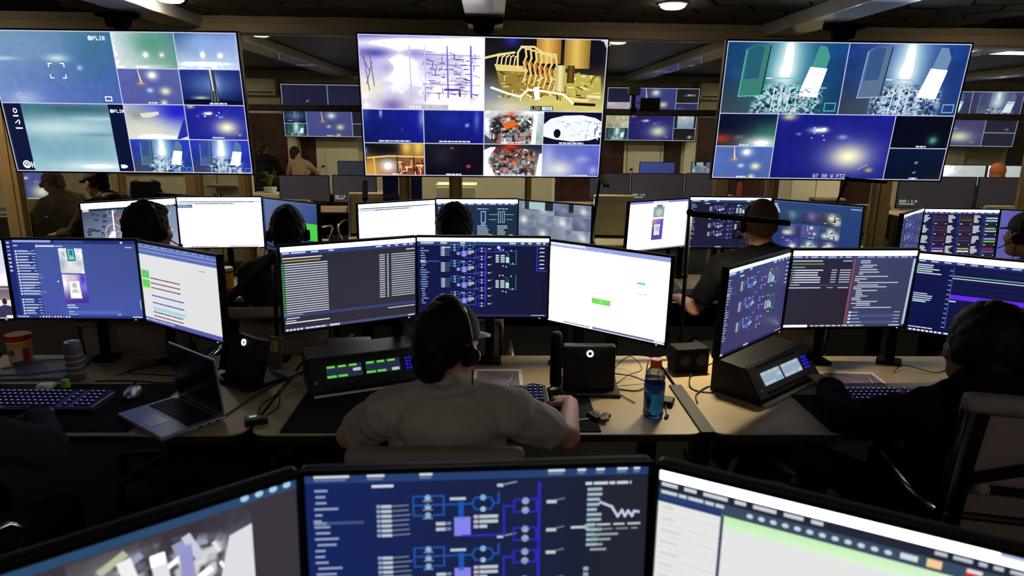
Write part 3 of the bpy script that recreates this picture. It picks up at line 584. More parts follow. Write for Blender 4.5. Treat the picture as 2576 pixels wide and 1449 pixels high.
def scr_near_left():
    c = Canvas(160, 100, (58, 52, 60)); rg = random.Random(6)
    c.rect(0, 0, 160, 5.5, (44, 74, 110)); c.up()
    for i in range(4): c.ell(138 + i * 6, 2.6, 1.8, 1.5, (170, 205, 235), 9)
    c.up()
    for r, sd in (((8, 9, 66, 60), 1), ((74, 6, 140, 62), 2)):
        c.clip = r; c.feed(*r, (70, 66, 74), (58, 54, 66), (170, 172, 185), (190, 192, 205), blobs=[(.2, .6, .2, .4, (215, 220, 205), .8), (.6, .3, .2, .3, (40, 34, 44), .8), (.45, .8, .2, .3, (225, 226, 232), .7)], n=.15, ns=12, seed=sd, nx=90, ny=66, fn=speckle((.0, .05, .86, 1.02), [(40, 36, 44), (205, 208, 212), (120, 124, 150), (60, 58, 66), (222, 224, 226)], sd, 20, .55))
        cols = [(228, 232, 235), (200, 206, 225), (38, 32, 40), (150, 160, 190), (70, 66, 76), (185, 190, 160), (240, 242, 245)]
        clutter(c, r, (.02, .1, .8, .95), 34, cols, sd + 20, .05, .16, .02, .07, (1.2, 1.3, 1.57, 1.1, .2, -.4))
        if sd == 2:
            qp(c, r, [(.86, .2), (1, .16), (1, .86), (.7, .96)], (222, 222, 228)); ql(c, r, [(.45, .2), (.5, .85)], .1, (225, 228, 232)); ql(c, r, [(.6, .2), (.62, .9)], .09, (150, 150, 205)); ql(c, r, [(.28, .15), (.4, .9)], .09, (236, 238, 238)); ql(c, r, [(.1, .25), (.3, .95)], .11, (230, 232, 225)); c.up()
            x, y = q_(r, .56, .52); c.rect(x - 1, y - 2, x + 3, y + 2, (200, 50, 70)); x, y = q_(r, .44, .18); c.rect(x - 2, y - 2, x + 3, y + 3, (245, 248, 248)); c.up()
        else:
            qp(c, r, [(.5, .55), (.78, .35), (.8, 1), (.4, 1)], (225, 226, 238)); qp(c, r, [(.82, .4), (1, .4), (1, 1), (.82, 1)], (80, 80, 130)); c.up()
        c.clip = (0, 0, 160, 100)
    r = (74, 64, 140, 100); c.feed(*r, (70, 68, 70), (110, 108, 104), (90, 88, 90), (60, 56, 60), n=.2, ns=8, seed=9, nx=30, ny=20)
    r = (8, 62, 66, 100); c.feed(*r, (60, 58, 66), (90, 88, 90), (90, 88, 90), (60, 56, 60), n=.2, ns=8, seed=10, nx=30, ny=20)
    return c

def scr_near_right():
    c = Canvas(160, 100, (229, 230, 229)); rg = random.Random(7)
    c.rect(0, 0, 160, 6, WH); c.up(); c.feed(128, .6, 158, 3, (190, 200, 240), (170, 180, 235), n=0, nx=4, ny=2)
    c.rect(0, 6, 160, 16, (34, 40, 56)); c.up(); c.rect(0, 10.5, 160, 15.5, (58, 76, 98)); c.rect(0, 12, 28, 17, (34, 56, 110)); c.up()
    c.words(1, 7, 70, 1.8, (205, 212, 222), rg, 3, 10); c.words(1, 11, 28, 1.6, (205, 212, 222), rg, .8, 8); c.words(108, 7, 50, 1.6, (190, 198, 210), rg, 2, 5)
    for i in range(12): c.ell(40 + i * 4.8, 13, 1.4, 1.1, (205, 215, 225), 8)
    c.rect(97, 11.5, 103, 14, (215, 222, 230)); c.rect(106, 11, 111, 14.6, (245, 205, 150)); c.rect(119, 11, 124, 12.6, (225, 228, 232)); c.rect(119, 12.6, 125, 15, (215, 40, 40)); c.rect(134, 12, 158, 15.4, (240, 242, 245)); c.up()
    c.feed(29, 16, 160, 22, (190, 240, 175), (215, 245, 205), (215, 245, 205), (230, 248, 225), n=0, nx=4, ny=2)
    c.rect(28, 16, 29.4, 100, (58, 76, 98)); c.up()
    for i in range(14): c.rect(0, 22 + i * 6, 28, 22.3 + i * 6, (205, 207, 208)); c.rect(30, 26 + i * 6, 160, 26.3 + i * 6, (222, 223, 222))
    c.bars(2, 18.5, 10, 13, 6, 1.6, (212, 216, 206), rg, .5); c.up(); return c

def scr_table():
    c = Canvas(160, 100, (40, 40, 52)); rg = random.Random(11)
    c.feed(0, 0, 160, 100, (40, 42, 58), (44, 44, 56), (50, 46, 54), (48, 46, 56), n=.03, seed=4, nx=10, ny=6)
    c.rect(0, 0, 160, 6, WH); c.rect(0, 6, 160, 10.5, (46, 66, 130)); c.up()
    for x, w in ((2, 8), (12, 16), (34, 8), (54, 6), (110, 8), (124, 4), (134, 4), (144, 5), (152, 5)): c.rect(x, 7, x + w, 8.6, (205, 214, 240)); 
    c.rect(2, 13, 46, 14.2, (225, 230, 245)); c.rect(2, 16.4, 44, 17.6, (215, 160, 60)); c.rect(148, 13, 159, 14.4, (190, 200, 225)); c.up()
    for i in range(22):
        y = 20 + i * 2.75; c.rect(0, y - .5, 160, y - .3, (58, 62, 84)); c.rect(.5, y, 3, y + 1.2, (60, 190, 70)); c.rect(3.6, y, 52, y + 1.15, (204, 210, 226))
        if i < 20: c.rect(114, y - 2, 121, y - .9, (205, 212, 228)); c.ell(124.5, y - 1.5, 1, .9, (225, 230, 242), 8); c.rect(129, y - 2, 159, y - 1.0, (196, 202, 218))
    c.up(); c.rect(0, 80, 160, 83.5, (52, 66, 118)); c.rect(0, 80, 22, 81.2, (190, 198, 220)); c.rect(3, 83.8, 18, 85, (205, 212, 228)); c.rect(2, 87, 14, 88, (205, 212, 228)); c.rect(2, 89.4, 52, 90.6, (232, 236, 248)); c.rect(124, 85.4, 159, 86.4, (215, 222, 236)); c.up()
    c.rect(0, 96.5, 160, 100, (70, 78, 120)); c.up()
    for i in range(5): c.rect(2 + i * 4, 97.4, 4.6 + i * 4, 99.2, (230, 236, 248))
    c.words(24, 97.4, 24, 1.6, (225, 230, 245), rg, .8, 5); c.rect(52, 97, 64, 99.4, (200, 205, 220)); c.rect(150, 97.6, 158, 98.8, (225, 230, 240)); c.up(); return c

def scr_white_button():
    c = Canvas(160, 100, (255, 255, 253)); rg = random.Random(12)
    c.rect(0, 0, 160, 6, (150, 165, 225)); c.up(); c.rect(0, 0, 50, 3.4, (225, 230, 250)); c.words(2, 4, 90, 1, (185, 195, 235), rg, 3, 8); c.up()
    c.poly([(62, 61), (88, 61), (88, 68), (62, 68)], (120, 225, 90)); c.rect(120, 33, 131, 36, (120, 230, 130)); c.rect(121, 46, 133, 47.2, (170, 172, 172)); c.up()
    c.rect(73, 63, 77, 66, (165, 232, 145)); c.rect(88, 64, 96, 64.3, (235, 236, 236)); c.rect(22, 96.5, 65, 99.6, (240, 242, 248)); c.rect(65, 96.5, 160, 99.6, (120, 112, 160)); c.up()
    for i in range(11): c.rect(24 + i * 3.4, 97.2, 26.4 + i * 3.4, 99, (110, 115, 140) if i % 3 else (80, 140, 210))
    c.rect(146, 97, 158, 99, (225, 228, 238)); c.up(); return c

def scr_chat():
    c = Canvas(160, 100, (66, 84, 156)); rg = random.Random(13)
    c.feed(0, 0, 160, 100, (72, 92, 160), (62, 78, 140), (70, 84, 172), (74, 90, 168), n=.02, seed=3, nx=14, ny=9)
    c.rect(0, 0, 160, 5, (34, 48, 120)); c.rect(0, 5, 8, 96, (28, 40, 110)); c.rect(8, 5, 36, 96, (44, 60, 132)); c.up()
    c.rect(10, .6, 56, 3.4, (150, 165, 225)); c.rect(60, 1, 96, 4, (60, 76, 146)); c.rect(10, 7, 15, 8.2, (220, 228, 245)); c.ell(38.5, 8, 1.4, 1.4, (230, 235, 248)); c.rect(40.5, 7, 60, 8.8, (225, 232, 248)); c.rect(61, 7.4, 70, 8.6, (200, 210, 236)); c.ell(142, 3, 1.6, 1.3, (220, 226, 245)); c.rect(146, 8.4, 154, 9.6, (190, 200, 230)); c.up()
    for i in range(8): c.rect(2, 3 + i * 5, 5.5, 5.2 + i * 5, (190, 200, 232) if i != 2 else (120, 120, 230))
    for i in range(23):
        y = 13.6 + i * 3.62
        if i == 16: continue
        c.ell(12, y + 1, 1.4, 1.3, (215, 224, 246), 9); w = 9 + 15 * rg.random(); c.rect(14, y, 14 + w, y + 1, (225, 232, 248))
        if rg.random() > .3: c.rect(14, y + 1.5, 16 + w * rg.random() + 6, y + 2.1, (160, 176, 218))
        c.rect(31, y, 35, y + .8, (190, 202, 232))
    c.up(); r = (64, 10.5, 93, 42); c.clip = r
    c.feed(*r, (232, 234, 240), (225, 228, 236), (190, 196, 205), (225, 228, 228), blobs=[(.5, .75, .4, .2, (235, 238, 240), .8), (.1, .6, .15, .2, (140, 152, 175), .6), (.85, .6, .2, .15, (150, 160, 170), .5)], n=.12, ns=9, seed=5, nx=30, ny=30)
    qp(c, r, [(.33, 0), (.67, 0), (.7, .5), (.36, .5)], (20, 70, 80)); c.up(); qp(c, r, [(.37, .02), (.63, .02), (.66, .46), (.4, .46)], (90, 190, 190)); c.up(); qp(c, r, [(.46, .08), (.58, .08), (.58, .28), (.47, .28)], (40, 110, 140)); qp(c, r, [(.41, .34), (.64, .34), (.65, .44), (.42, .44)], (130, 215, 210)); ql(c, r, [(.17, .15), (.24, .32)], .03, (90, 100, 110)); c.up()
    r = (64.5, 43.6, 93.5, 80); c.clip = r
    c.feed(*r, (245, 235, 240), (130, 110, 190), (70, 50, 150), (64, 44, 150), blobs=[(.08, .3, .2, .3, (250, 242, 245), 1), (.45, .15, .2, .14, (240, 200, 200), .9), (.85, .15, .1, .2, (60, 50, 200), .9), (.9, .45, .15, .15, (130, 125, 250), .9)], n=.06, seed=6, nx=30, ny=30)
    qp(c, r, [(.26, .24), (.7, .22), (.74, .84), (.26, .84)], (238, 240, 240)); c.up(); x, y = q_(r, .48, .38); c.ell(x, y, 3, 3.6, (190, 196, 200), 12); qp(c, r, [(.32, .64), (.4, .52), (.56, .52), (.66, .64)], (200, 204, 206)); c.up(); qp(c, r, [(.27, .66), (.72, .66), (.73, .82), (.27, .82)], (246, 246, 246)); c.up()
    c.clip = (0, 0, 160, 100); c.ell(59, 52.5, .9, .9, (240, 244, 255), 8); c.rect(66, 82.4, 76, 83.6, (225, 230, 246)); c.rect(66, 85.4, 79, 86.6, (225, 230, 246)); c.rect(66, 90, 132, 94, (88, 106, 180)); c.up(); c.rect(67, 91, 74, 92, (190, 200, 232)); c.rect(67, 94.4, 78, 95.2, (180, 192, 228)); c.rect(128, 94.8, 132, 95.8, (200, 210, 236)); c.rect(157, 76, 158.4, 88, (150, 164, 220)); c.up()
    c.rect(0, 96.6, 160, 100, (44, 58, 130)); c.up(); c.words(3, 97.4, 14, 1.2, (205, 215, 240), rg, .4, 4)
    for i in range(11): c.rect(30 + i * 3.6, 97.2, 32 + i * 3.6, 99, (225, 232, 248) if i % 4 else (215, 130, 130))
    c.rect(146, 97.4, 158, 98.8, (215, 222, 242)); c.up(); return c

def scr_rows():
    c = Canvas(160, 100, (225, 227, 227)); rg = random.Random(14)
    c.rect(0, 0, 160, 14, (88, 106, 176)); c.up(); c.rect(0, 4.5, 160, 5.5, (150, 164, 215)); c.rect(0, 9, 160, 10, (150, 164, 215)); c.words(4, 2, 140, 1, (160, 174, 220), rg, 6, 10); c.rect(0, 94.5, 160, 100, (90, 92, 170)); c.rect(122, 21, 134, 22, (160, 162, 166)); c.up()
    c.rect(2, 34, 18, 44, (90, 205, 100)); c.rect(2, 46, 18, 55, (90, 210, 95)); c.rect(2, 45, 18, 46, (220, 230, 110)); c.rect(2, 55, 18, 57, (190, 220, 90)); c.up()
    for y, k in ((42, 1), (48, 1), (54, 1), (64, 0), (73, 0), (80, 2), (85, 1), (90, 1)):
        if k == 2: c.rect(20, y - 1, 88, y + 3.4, (165, 215, 232))
        elif k: c.words(20, y, 62, 1.4, (110, 52, 60), rg, .5, 9)
        else: c.rect(20, y - .8, 88, y + 2.2, (205, 212, 232)); c.up(); c.words(20, y, 66, 1.4, (76, 82, 150), rg, .5, 9)
    c.up(); c.words(2, 96, 60, 2, (200, 205, 235), rg, 1.6, 4); c.up(); return c

def scr_code():
    c = Canvas(160, 100, (44, 38, 52)); rg = random.Random(15)
    c.feed(0, 0, 80, 100, (44, 44, 72), (42, 38, 58), (46, 40, 52), (44, 36, 48), n=0, nx=8, ny=6); c.feed(80, 0, 160, 100, (66, 70, 104), (60, 64, 96), (62, 64, 92), (56, 60, 92), n=0, nx=8, ny=6)
    c.rect(0, 0, 160, 7, WH); c.rect(0, 7, 160, 11, (60, 70, 120)); c.rect(79.4, 11, 82, 97, (140, 72, 90)); c.rect(157, 11, 160, 97, (176, 190, 225)); c.up()
    c.words(2, 8, 74, 1.4, (190, 200, 228), rg, 4, 8); c.words(84, 8, 70, 1.2, (190, 200, 228), rg, 3, 8)
    c.rect(2, 13, 40, 14.2, (210, 216, 230)); c.rect(2, 16.8, 42, 18, (120, 160, 70)); c.rect(66, 13, 78, 14.2, (190, 198, 220)); c.rect(2, 21, 18, 22, (170, 178, 200))
    for i, w in enumerate((36, 30, 30, 34, 34, 34)):
        y = 24.6 + i * 3.1; c.rect(.6, y, 2.6, y + 1.2, (80, 190, 80)); c.ell(4.4, y + .6, .9, .8, (215, 222, 235), 8); c.rect(6, y, 6 + w, y + 1.3, (225, 230, 240)); c.rect(53, y, 60, y + 1, (190, 198, 214)); c.rect(64, y, 78, y + 1.1, (200, 208, 224))
    c.rect(0, 43, 79, 46, (54, 58, 92)); c.up(); c.rect(2, 43.6, 14, 44.6, (190, 198, 214)); c.rect(1, 47.4, 42, 48.4, (225, 230, 240)); c.rect(50, 47.4, 58, 48.2, (180, 188, 208)); c.rect(64, 47.4, 78, 48.4, (205, 212, 226))
    y = 13
    for i in range(28):
        ind = rg.choice([2, 2, 6, 6, 9]); w = rg.choice([8, 14, 18, 26, 40, 52]) * (.6 + .5 * rg.random()); c.rect(83 + ind, y, min(152, 83 + ind + w), y + 1.1, (205, 212, 228)); y += rg.choice([2.4, 2.4, 3.2])
        if y > 76: break
    for i in range(4): c.rect(83, 79 + i * 4.4, 152, 82.6 + i * 4.4, (70, 84, 128) if i % 2 else (60, 66, 104))
    c.up()
    for i in range(4): c.rect(84, 79.4 + i * 4.4, 87.6, 81.6 + i * 4.4, (225, 230, 240)); c.rect(88.4, 80 + i * 4.4, 96 + 10 * rg.random(), 80.9 + i * 4.4, (180, 190, 215)); c.rect(144, 80 + i * 4.4, 152, 80.8 + i * 4.4, (205, 190, 215))
    c.rect(0, 97, 32, 99.6, (250, 250, 255)); c.words(36, 97.4, 70, 1.6, (200, 208, 226), rg, 1.6, 6); c.rect(140, 97.4, 154, 98.8, (205, 212, 228)); c.up(); return c

def scr_plot():
    c = Canvas(160, 100, (14, 18, 60)); rg = random.Random(16)
    c.feed(0, 0, 160, 100, (18, 24, 76), (22, 26, 66), (12, 18, 66), (14, 18, 60), n=0, nx=8, ny=5)
    c.rect(0, 0, 160, 7.4, WH); c.rect(0, 7.4, 160, 12, (40, 50, 110)); c.up(); c.words(2, 8.4, 150, 1.6, (190, 200, 225), rg, 6, 9)
    c.bars(2, 13.4, 26, 5, 2.6, 1.3, (215, 222, 235), rg, .5); c.rect(1, 13.4, 2, 25, (80, 200, 90)); c.bars(1, 50, 24, 5, 2.6, 1.2, (205, 214, 235), rg, .6); c.rect(2, 58, 14, 60, (90, 190, 170))
    for i in range(13): c.rect(36, 18 + i * 6, 39, 19 + i * 6, (150, 165, 215)); c.rect(40, 18.4 + i * 6, 160, 18.6 + i * 6, (40, 48, 100))
    c.up(); c.rect(39.4, 14, 40, 92, (90, 104, 180)); c.rect(40, 24, 160, 25, (120, 200, 150)); c.rect(40, 27, 160, 28, (225, 232, 240)); c.rect(40, 48, 160, 53.6, (104, 44, 232)); c.rect(40, 55.5, 47, 57, (215, 222, 235)); c.up()
    c.rect(0, 96.6, 160, 100, (46, 54, 110)); c.up()
    for i in range(8): c.rect(2 + i * 4.6, 97.2, 5 + i * 4.6, 99, (235, 240, 250))
    c.words(1, 93.6, 26, 1.2, (225, 230, 240), rg, .6, 5); c.words(40, 97.2, 14, 1.6, (235, 240, 250), rg, .6, 6); c.up(); return c

def scr_map():
    c = Canvas(160, 100, (90, 106, 134)); rg = random.Random(17)
    c.feed(0, 0, 160, 100, (58, 70, 96), (100, 116, 150), (128, 140, 164), (170, 182, 205), blobs=[(.3, .7, .3, .4, (120, 132, 155), .7), (.85, .35, .2, .3, (150, 164, 190), .7), (.6, .3, .2, .3, (70, 84, 112), .7)], n=.08, ns=7, seed=2, nx=40, ny=26)
    for i in range(14): x, y = 4 + 30 * rg.random(), 16 + 42 * rg.random(); c.poly([(x, y), (x + 6 * rg.random() + 3, y + 1), (x + 5, y + 5), (x - 1, y + 4)], (52, 66, 88))
    c.up(); red = (225, 80, 90); pk = (240, 190, 205)
    for k in range(4): c.line([(54, 30 + k * 2), (64, 28), (76, 18 - k), (90, 10 - k * .5)], .8, red)
    c.line([(52, 66), (70, 74), (92, 78), (150, 92)], .8, red); c.line([(44, 8), (56, 14), (48, 26)], .9, (235, 238, 245)); c.line([(50, 58), (150, 30)], .9, (215, 225, 240)); c.line([(50, 66), (90, 56), (150, 50)], .8, (170, 190, 205)); c.line([(8, 80), (28, 64), (46, 50)], 1, (60, 72, 96)); c.up()
    c.hoop(48, 58, 13, 17, 1.2, pk); c.hoop(50, 60, 8, 11, .8, (205, 150, 180)); c.hoop(46, 20, 5, 7, .8, (205, 150, 180)); c.hoop(24, 92, 9, 8, 1, (225, 235, 240)); c.up(); c.line([(50, 8), (49, 98)], 2, (245, 245, 248)); c.poly([(38, 66), (46, 54), (52, 60), (48, 70)], (245, 240, 235)); c.ell(10, 84, 3.6, 4.6, (58, 70, 94)); c.poly([(40, 86), (56, 84), (60, 98), (42, 98)], (225, 200, 205)); c.up()
    c.words(120, 26, 30, 2, (200, 214, 222), rg, 3, 8); c.words(128, 60, 24, 2.4, (205, 218, 222), rg, 3, 6); c.words(126, 68, 24, 2.4, (205, 218, 222), rg, 3, 6)
    c.rect(0, 0, 160, 11, WH); c.rect(0, 11, 160, 15, (40, 46, 60)); c.up(); c.rect(2, 11, 12, 16, (205, 212, 222)); c.rect(74, 11.4, 92, 13.4, (225, 228, 232)); c.words(130, 11.6, 26, 2, (225, 228, 232), rg, 1.4, 4); c.up(); return c

def scr_sheet(seed, blue=True):
    c = Canvas(160, 100, (254, 254, 250)); rg = random.Random(seed)
    c.rect(0, 7.6, 160, 10, (190, 198, 210)); c.rect(0, 10.6, 110, 14, (206, 216, 222)); c.up(); c.words(6, 8, 140, 1.6, (70, 84, 104), rg, 1, 8); c.words(34, 11.4, 70, 2, (110, 128, 150), rg, 1.2, 3)
    if blue: c.rect(0, 14.4, 28, 21, (70, 104, 164)); c.up(); c.rect(1, 15.4, 18, 16.4, (190, 205, 228)); c.rect(1, 18, 26, 19, (190, 205, 228))
    c.rect(30, 14, 30.8, 97, (190, 190, 188)); c.rect(120, 34, 150, 34.5, (222, 222, 216)); c.rect(0, 97, 160, 99.6, (235, 236, 240)); c.rect(92, 97, 150, 99.6, (84, 92, 160)); c.up(); c.words(20, 97.6, 50, 1.6, (90, 96, 120), rg, 2, 3); c.up(); return c

def scr_green_block():
    c = Canvas(160, 100, (44, 70, 124)); rg = random.Random(19)
    c.feed(0, 0, 160, 100, (64, 92, 150), (52, 76, 140), (30, 48, 92), (26, 44, 96), n=.03, seed=2, nx=14, ny=9)
    c.rect(0, 0, 160, 2, (80, 108, 165)); c.rect(78, 38, 157, 70, (70, 205, 62)); c.rect(36, 30, 52, 34, (110, 140, 215)); c.rect(38, 36, 48, 44, (120, 90, 150)); c.up(); return c

def scr_blank(col, seed=1):
    c = Canvas(160, 100, col); c.feed(0, 0, 160, 100, col, tuple(int(v * .9) for v in col), tuple(int(v * .95) for v in col), tuple(int(v * .85) for v in col), n=.03, seed=seed, nx=12, ny=8); return c

def scr_lock(lit=True, col=(62, 54, 62)):
    c = scr_blank(col, 3); rg = random.Random(1)
    if lit: c.text(6, 74, 9, '08:14', (230, 230, 235)); c.words(6, 86, 32, 3, (215, 215, 220), rg, .8, 7); c.up()
    return c

def scr_cctv_blur():
    c = Canvas(160, 100, (120, 130, 160)); k = 40
    for j in range(4):
        for i in range(4):
            x0, y0 = i * 40, j * 25
            b = [(150, 160, 185), (170, 178, 200), (120, 130, 165), (140, 152, 176)][(i + j * 3) % 4]
            c.feed(x0, y0, x0 + 40, y0 + 25, tuple(int(v * .9) for v in b), b, tuple(int(v * .75) for v in b), tuple(int(v * .85) for v in b), blobs=[(.3 + .1 * i, .5, .2, .3, (240, 244, 235), .9 if (i + j) % 2 else .2), (.8, .2, .2, .3, (70, 80, 115), .5)], n=.12, ns=5, seed=80 + i + 4 * j, nx=22, ny=14)
    for x0, x1 in ((14, 24), (60, 78), (112, 122)): c.rect(x0, 0, x1, 16, (28, 34, 44))
    c.rect(24, 2, 60, 15, (165, 200, 190)); c.up(); c.line([(0, 16), (160, 20)], .6, (60, 70, 90)); c.up(); return c

def scr_mosaic():
    c = Canvas(160, 100, (34, 58, 108)); rg = random.Random(23)
    c.feed(0, 0, 160, 100, (46, 72, 116), (40, 68, 120), (30, 54, 110), (36, 60, 120), n=.02, seed=1, nx=10, ny=6); c.rect(0, 0, 160, 2.4, (70, 96, 140)); c.rect(140, 6, 158, 7.4, (190, 205, 228)); c.bars(2, 6, 12, 9, 2.6, 1.7, (205, 220, 235), rg, .6); c.up()
    for j in range(3):
        for i in range(3):
            r = (20 + i * 36, 16 + j * 27, 54 + i * 36, 41 + j * 27)
            if (i, j) == (1, 1): feed_tower(c, r, 90, (24, 16), base=(80, 84, 150))
            elif (i, j) in ((0, 2),): feed_glow(c, r, 91, (24, 16), deep=(60, 58, 130))
            else:
                d = [(50, 78, 120), (64, 64, 116), (70, 74, 90)][(i + j) % 3]
                c.feed(*r, d, d, tuple(int(v * .7) for v in d), tuple(int(v * .8) for v in d), blobs=[(.5, .4, .2, .3, (225, 230, 215), 1 if i + j > 1 else .35), (.3, .7, .3, .2, (235, 238, 230), .9 if i + j > 2 or (i, j) == (0, 1) else 0), (.8, .7, .2, .3, (240, 242, 240), .8 if i == 2 or j == 2 else 0)], n=.15, ns=6, seed=92 + i + j * 3, nx=24, ny=16)
                if i == 2 or j == 2: c.clip = r; clutter(c, r, (.1, .3, .9, .9), 14, [(240, 242, 238), (60, 64, 80), (200, 205, 200), (30, 30, 44)], 5 + i + j, .06, .2, .03, .08); c.clip = (0, 0, 160, 100)
    return c

def scr_photo_page():
    c = Canvas(160, 100, (250, 250, 250)); c.rect(0, 0, 160, 5, (140, 140, 220)); c.rect(62, 0, 104, 5, (235, 235, 248)); c.up()
    c.rect(64, 12, 94, 34, (150, 172, 172)); c.rect(72, 8, 88, 18, (80, 130, 135)); c.up(); c.ell(80, 24, 8, 8, (185, 200, 196)); c.rect(64, 37, 94, 80, (92, 76, 150)); c.up(); c.feed(66, 38, 92, 54, (200, 160, 180), (110, 90, 200), (160, 120, 150), (90, 70, 210), n=.1, seed=1, nx=10, ny=8); c.rect(70, 48, 86, 70, (235, 232, 235)); c.rect(84, 52, 93, 66, (90, 80, 235)); c.up(); c.rect(74, 52, 82, 62, (190, 190, 190)); c.rect(0, 97, 160, 100, (130, 136, 165)); c.up(); return c

def scr_dashboard():
    c = Canvas(160, 100, (30, 52, 80)); rg = random.Random(25)
    c.feed(0, 0, 160, 100, (34, 58, 92), (24, 44, 70), (28, 44, 68), (24, 46, 64), n=0, nx=8, ny=5); c.rect(0, 0, 160, 8, WH); c.rect(0, 8, 160, 12, (60, 66, 120)); c.up(); c.words(2, 8.6, 156, 2, (190, 200, 220), rg, 6, 9); w = (190, 206, 214)
    c.bars(3, 16, 20, 18, 3.4, 1.6, w, rg, .7, 2); 
    for x in (88, 128): c.words(x - 8, 18, 22, 1.6, w, rg, 1.5, 7); c.bars(x - 8, 52, 26, 5, 4, 1.8, w, rg, .5); c.bars(x - 2, 74, 22, 5, 4, 1.8, w, rg, .5)
    c.frame(88, 24, 96, 46, 2.2, (130, 158, 205)); c.poly([(84, 54), (92, 44), (100, 54)], (105, 135, 190)); c.frame(122, 24, 126, 46, 1.4, (150, 170, 200)); c.frame(130, 24, 134, 46, 1.4, (150, 170, 200)); c.line([(104, 30), (120, 30)], .8, w); c.line([(136, 30), (152, 30)], .8, w); c.line([(104, 40), (118, 40)], .8, w); c.line([(138, 40), (150, 40)], .8, w)
    for x in (106, 146): c.bars(x - 2, 70, 8, 6, 4, 2, w, rg, .4)
    c.poly([(124, 70), (134, 70), (138, 90), (120, 90)], (44, 66, 96)); c.rect(104, 94, 150, 97, (120, 150, 175)); c.up(); return c

def scr_plots_grid():
    c = Canvas(160, 100, (26, 30, 62)); rg = random.Random(26)
    c.rect(0, 0, 160, 5.4, WH); c.rect(0, 5.4, 160, 10, (52, 60, 104)); c.up(); c.words(2, 6.2, 156, 1.6, (180, 190, 216), rg, 5, 8)
    for i in range(3):
        for j in range(4):
            x, y = 2 + i * 53, 12 + j * 21.5
            c.bars(x, y, 15, 6, 2.7, 1.6, (225, 230, 238), rg, .55, 1.5); c.rect(x, y + 6, x + 1.4, y + 12, (215, 60, 80))
            c.rect(x + 26, y, x + 50, y + 18, (48, 34, 50)); c.rect(x + 20, y, x + 21, y + 18, (50, 60, 200)); c.rect(x + 24, y, x + 24.6, y + 18, (110, 124, 210))
    c.up()
    cols = {(0, 3): [(150, 90, 230), (215, 215, 245), (120, 190, 100)], (2, 0): [(150, 215, 240), (130, 225, 230)], (2, 1): [(110, 220, 90), (165, 180, 240)], (2, 2): [(150, 170, 240), (110, 210, 80)], (1, 0): [(170, 40, 60), (90, 190, 80)], (1, 3): [(130, 200, 90), (235, 238, 240)]}
    for i in range(3):
        for j in range(4):
            x, y = 2 + i * 53, 12 + j * 21.5; k = cols.get((i, j), [(150, 40, 60), (84, 96, 190)])
            for n, q in enumerate(k): c.rect(x + 26, y + 4 + n * 5.4, x + 50, y + 4 + n * 5.4 + (2.8 if i == 2 or j == 3 else .8), q)
            c.rect(x + 26, y + 17.4, x + 31, y + 18.8, (225, 230, 238)); c.rect(x + 48, y + 17.4, x + 50, y + 18.8, (225, 230, 238))
    c.line([(80, 92), (82, 86), (84, 92)], .8, (70, 110, 250)); c.frame(92, 86, 96, 92, .8, (70, 110, 250)); c.up(); c.rect(96, 97, 130, 99, (150, 160, 190)); c.rect(0, 99, 160, 100, (50, 60, 120)); c.up(); return c

def scr_shed():
    c = Canvas(160, 100, (225, 222, 225)); c.feed(0, 0, 160, 58, (190, 196, 236), (205, 210, 240), (232, 232, 246), (236, 236, 246), n=.03, seed=1, nx=8, ny=6)
    c.feed(0, 58, 160, 76, (120, 110, 130), (110, 96, 100), (150, 130, 128), (140, 120, 118), n=.1, seed=2, nx=16, ny=6); c.feed(0, 76, 160, 100, (238, 234, 236), (240, 236, 238), (228, 206, 196), (232, 214, 205), n=.04, seed=3, nx=8, ny=4)
    c.rect(0, 61, 160, 62.4, (170, 180, 220)); c.up(); c.ell(150, 78, 3, 4, (44, 36, 48)); c.poly([(138, 94), (142, 85), (149, 82), (157, 84), (160, 98), (141, 99)], (56, 56, 86)); c.up(); c.rect(150, 96, 159, 98.4, (240, 240, 250)); c.up(); return c

m_ = MATS['lit_display'].copy(); m_.name = 'lit_display_far'; m_.cycles.emission_sampling = 'NONE'; MATS['lit_display_far'] = m_
# ---------------------------------------------------------------- materials
mat('black_plastic', (16, 16, 18), .45, spec=.35); mat('matte_black', (10, 10, 11), .75, spec=.2); mat('bezel_black', (8, 8, 10), .5, spec=.2)
mat('frame_metal', (34, 34, 38), .35, .6); mat('chrome', (200, 200, 205), .2, 1.0); mat('aluminium', (176, 178, 182), .35, .9)
mat('floor_carpet', (30, 28, 28), .95, spec=.1, scale=120, bump=.3); mat('dark_wall', (172, 162, 146), .9, spec=.2); mat('ceiling_black', (20, 19, 18), .9, spec=.15)
mat('tile_dark', (62, 60, 54), .6, spec=.35, scale=60, bump=.2); mat('beam_grey', (200, 200, 204), .3, spec=.6, coat=.5, var=.05, scale=8); mat('frame_beige', (168, 140, 96), .5, spec=.4, var=.08, scale=12)
mat('header_taupe', (196, 178, 150), .5, var=.06, scale=6); mat('transom_brown', (44, 38, 34), .5); mat('far_wall', (196, 184, 158), .8, var=.05, scale=5); mat('far_white', (226, 216, 190), .6, var=.04)
mat('maroon_glass', (52, 34, 36), .2, spec=.5, var=.3, scale=2.5, col2=(82, 52, 48)); mat('far_ceiling', (70, 66, 60), .45, var=.25, scale=3)
mat('desk_top', (158, 140, 108), .42, spec=.4, var=.07, scale=14, stretch=(1, 9, 1)); mat('desk_edge', (28, 27, 27), .6); mat('black_sheet', (14, 14, 15), .85, spec=.15, scale=90, bump=.1)
mat('light_panel', (240, 236, 226), .5, emit=(255, 236, 204), strength=FAR_LIGHT); mat('fill_panel', (240, 236, 226), .5, emit=(255, 240, 226), strength=BACK_FILL); mat('lamp_disc', (225, 220, 205), .5, emit=(255, 236, 205), strength=40)
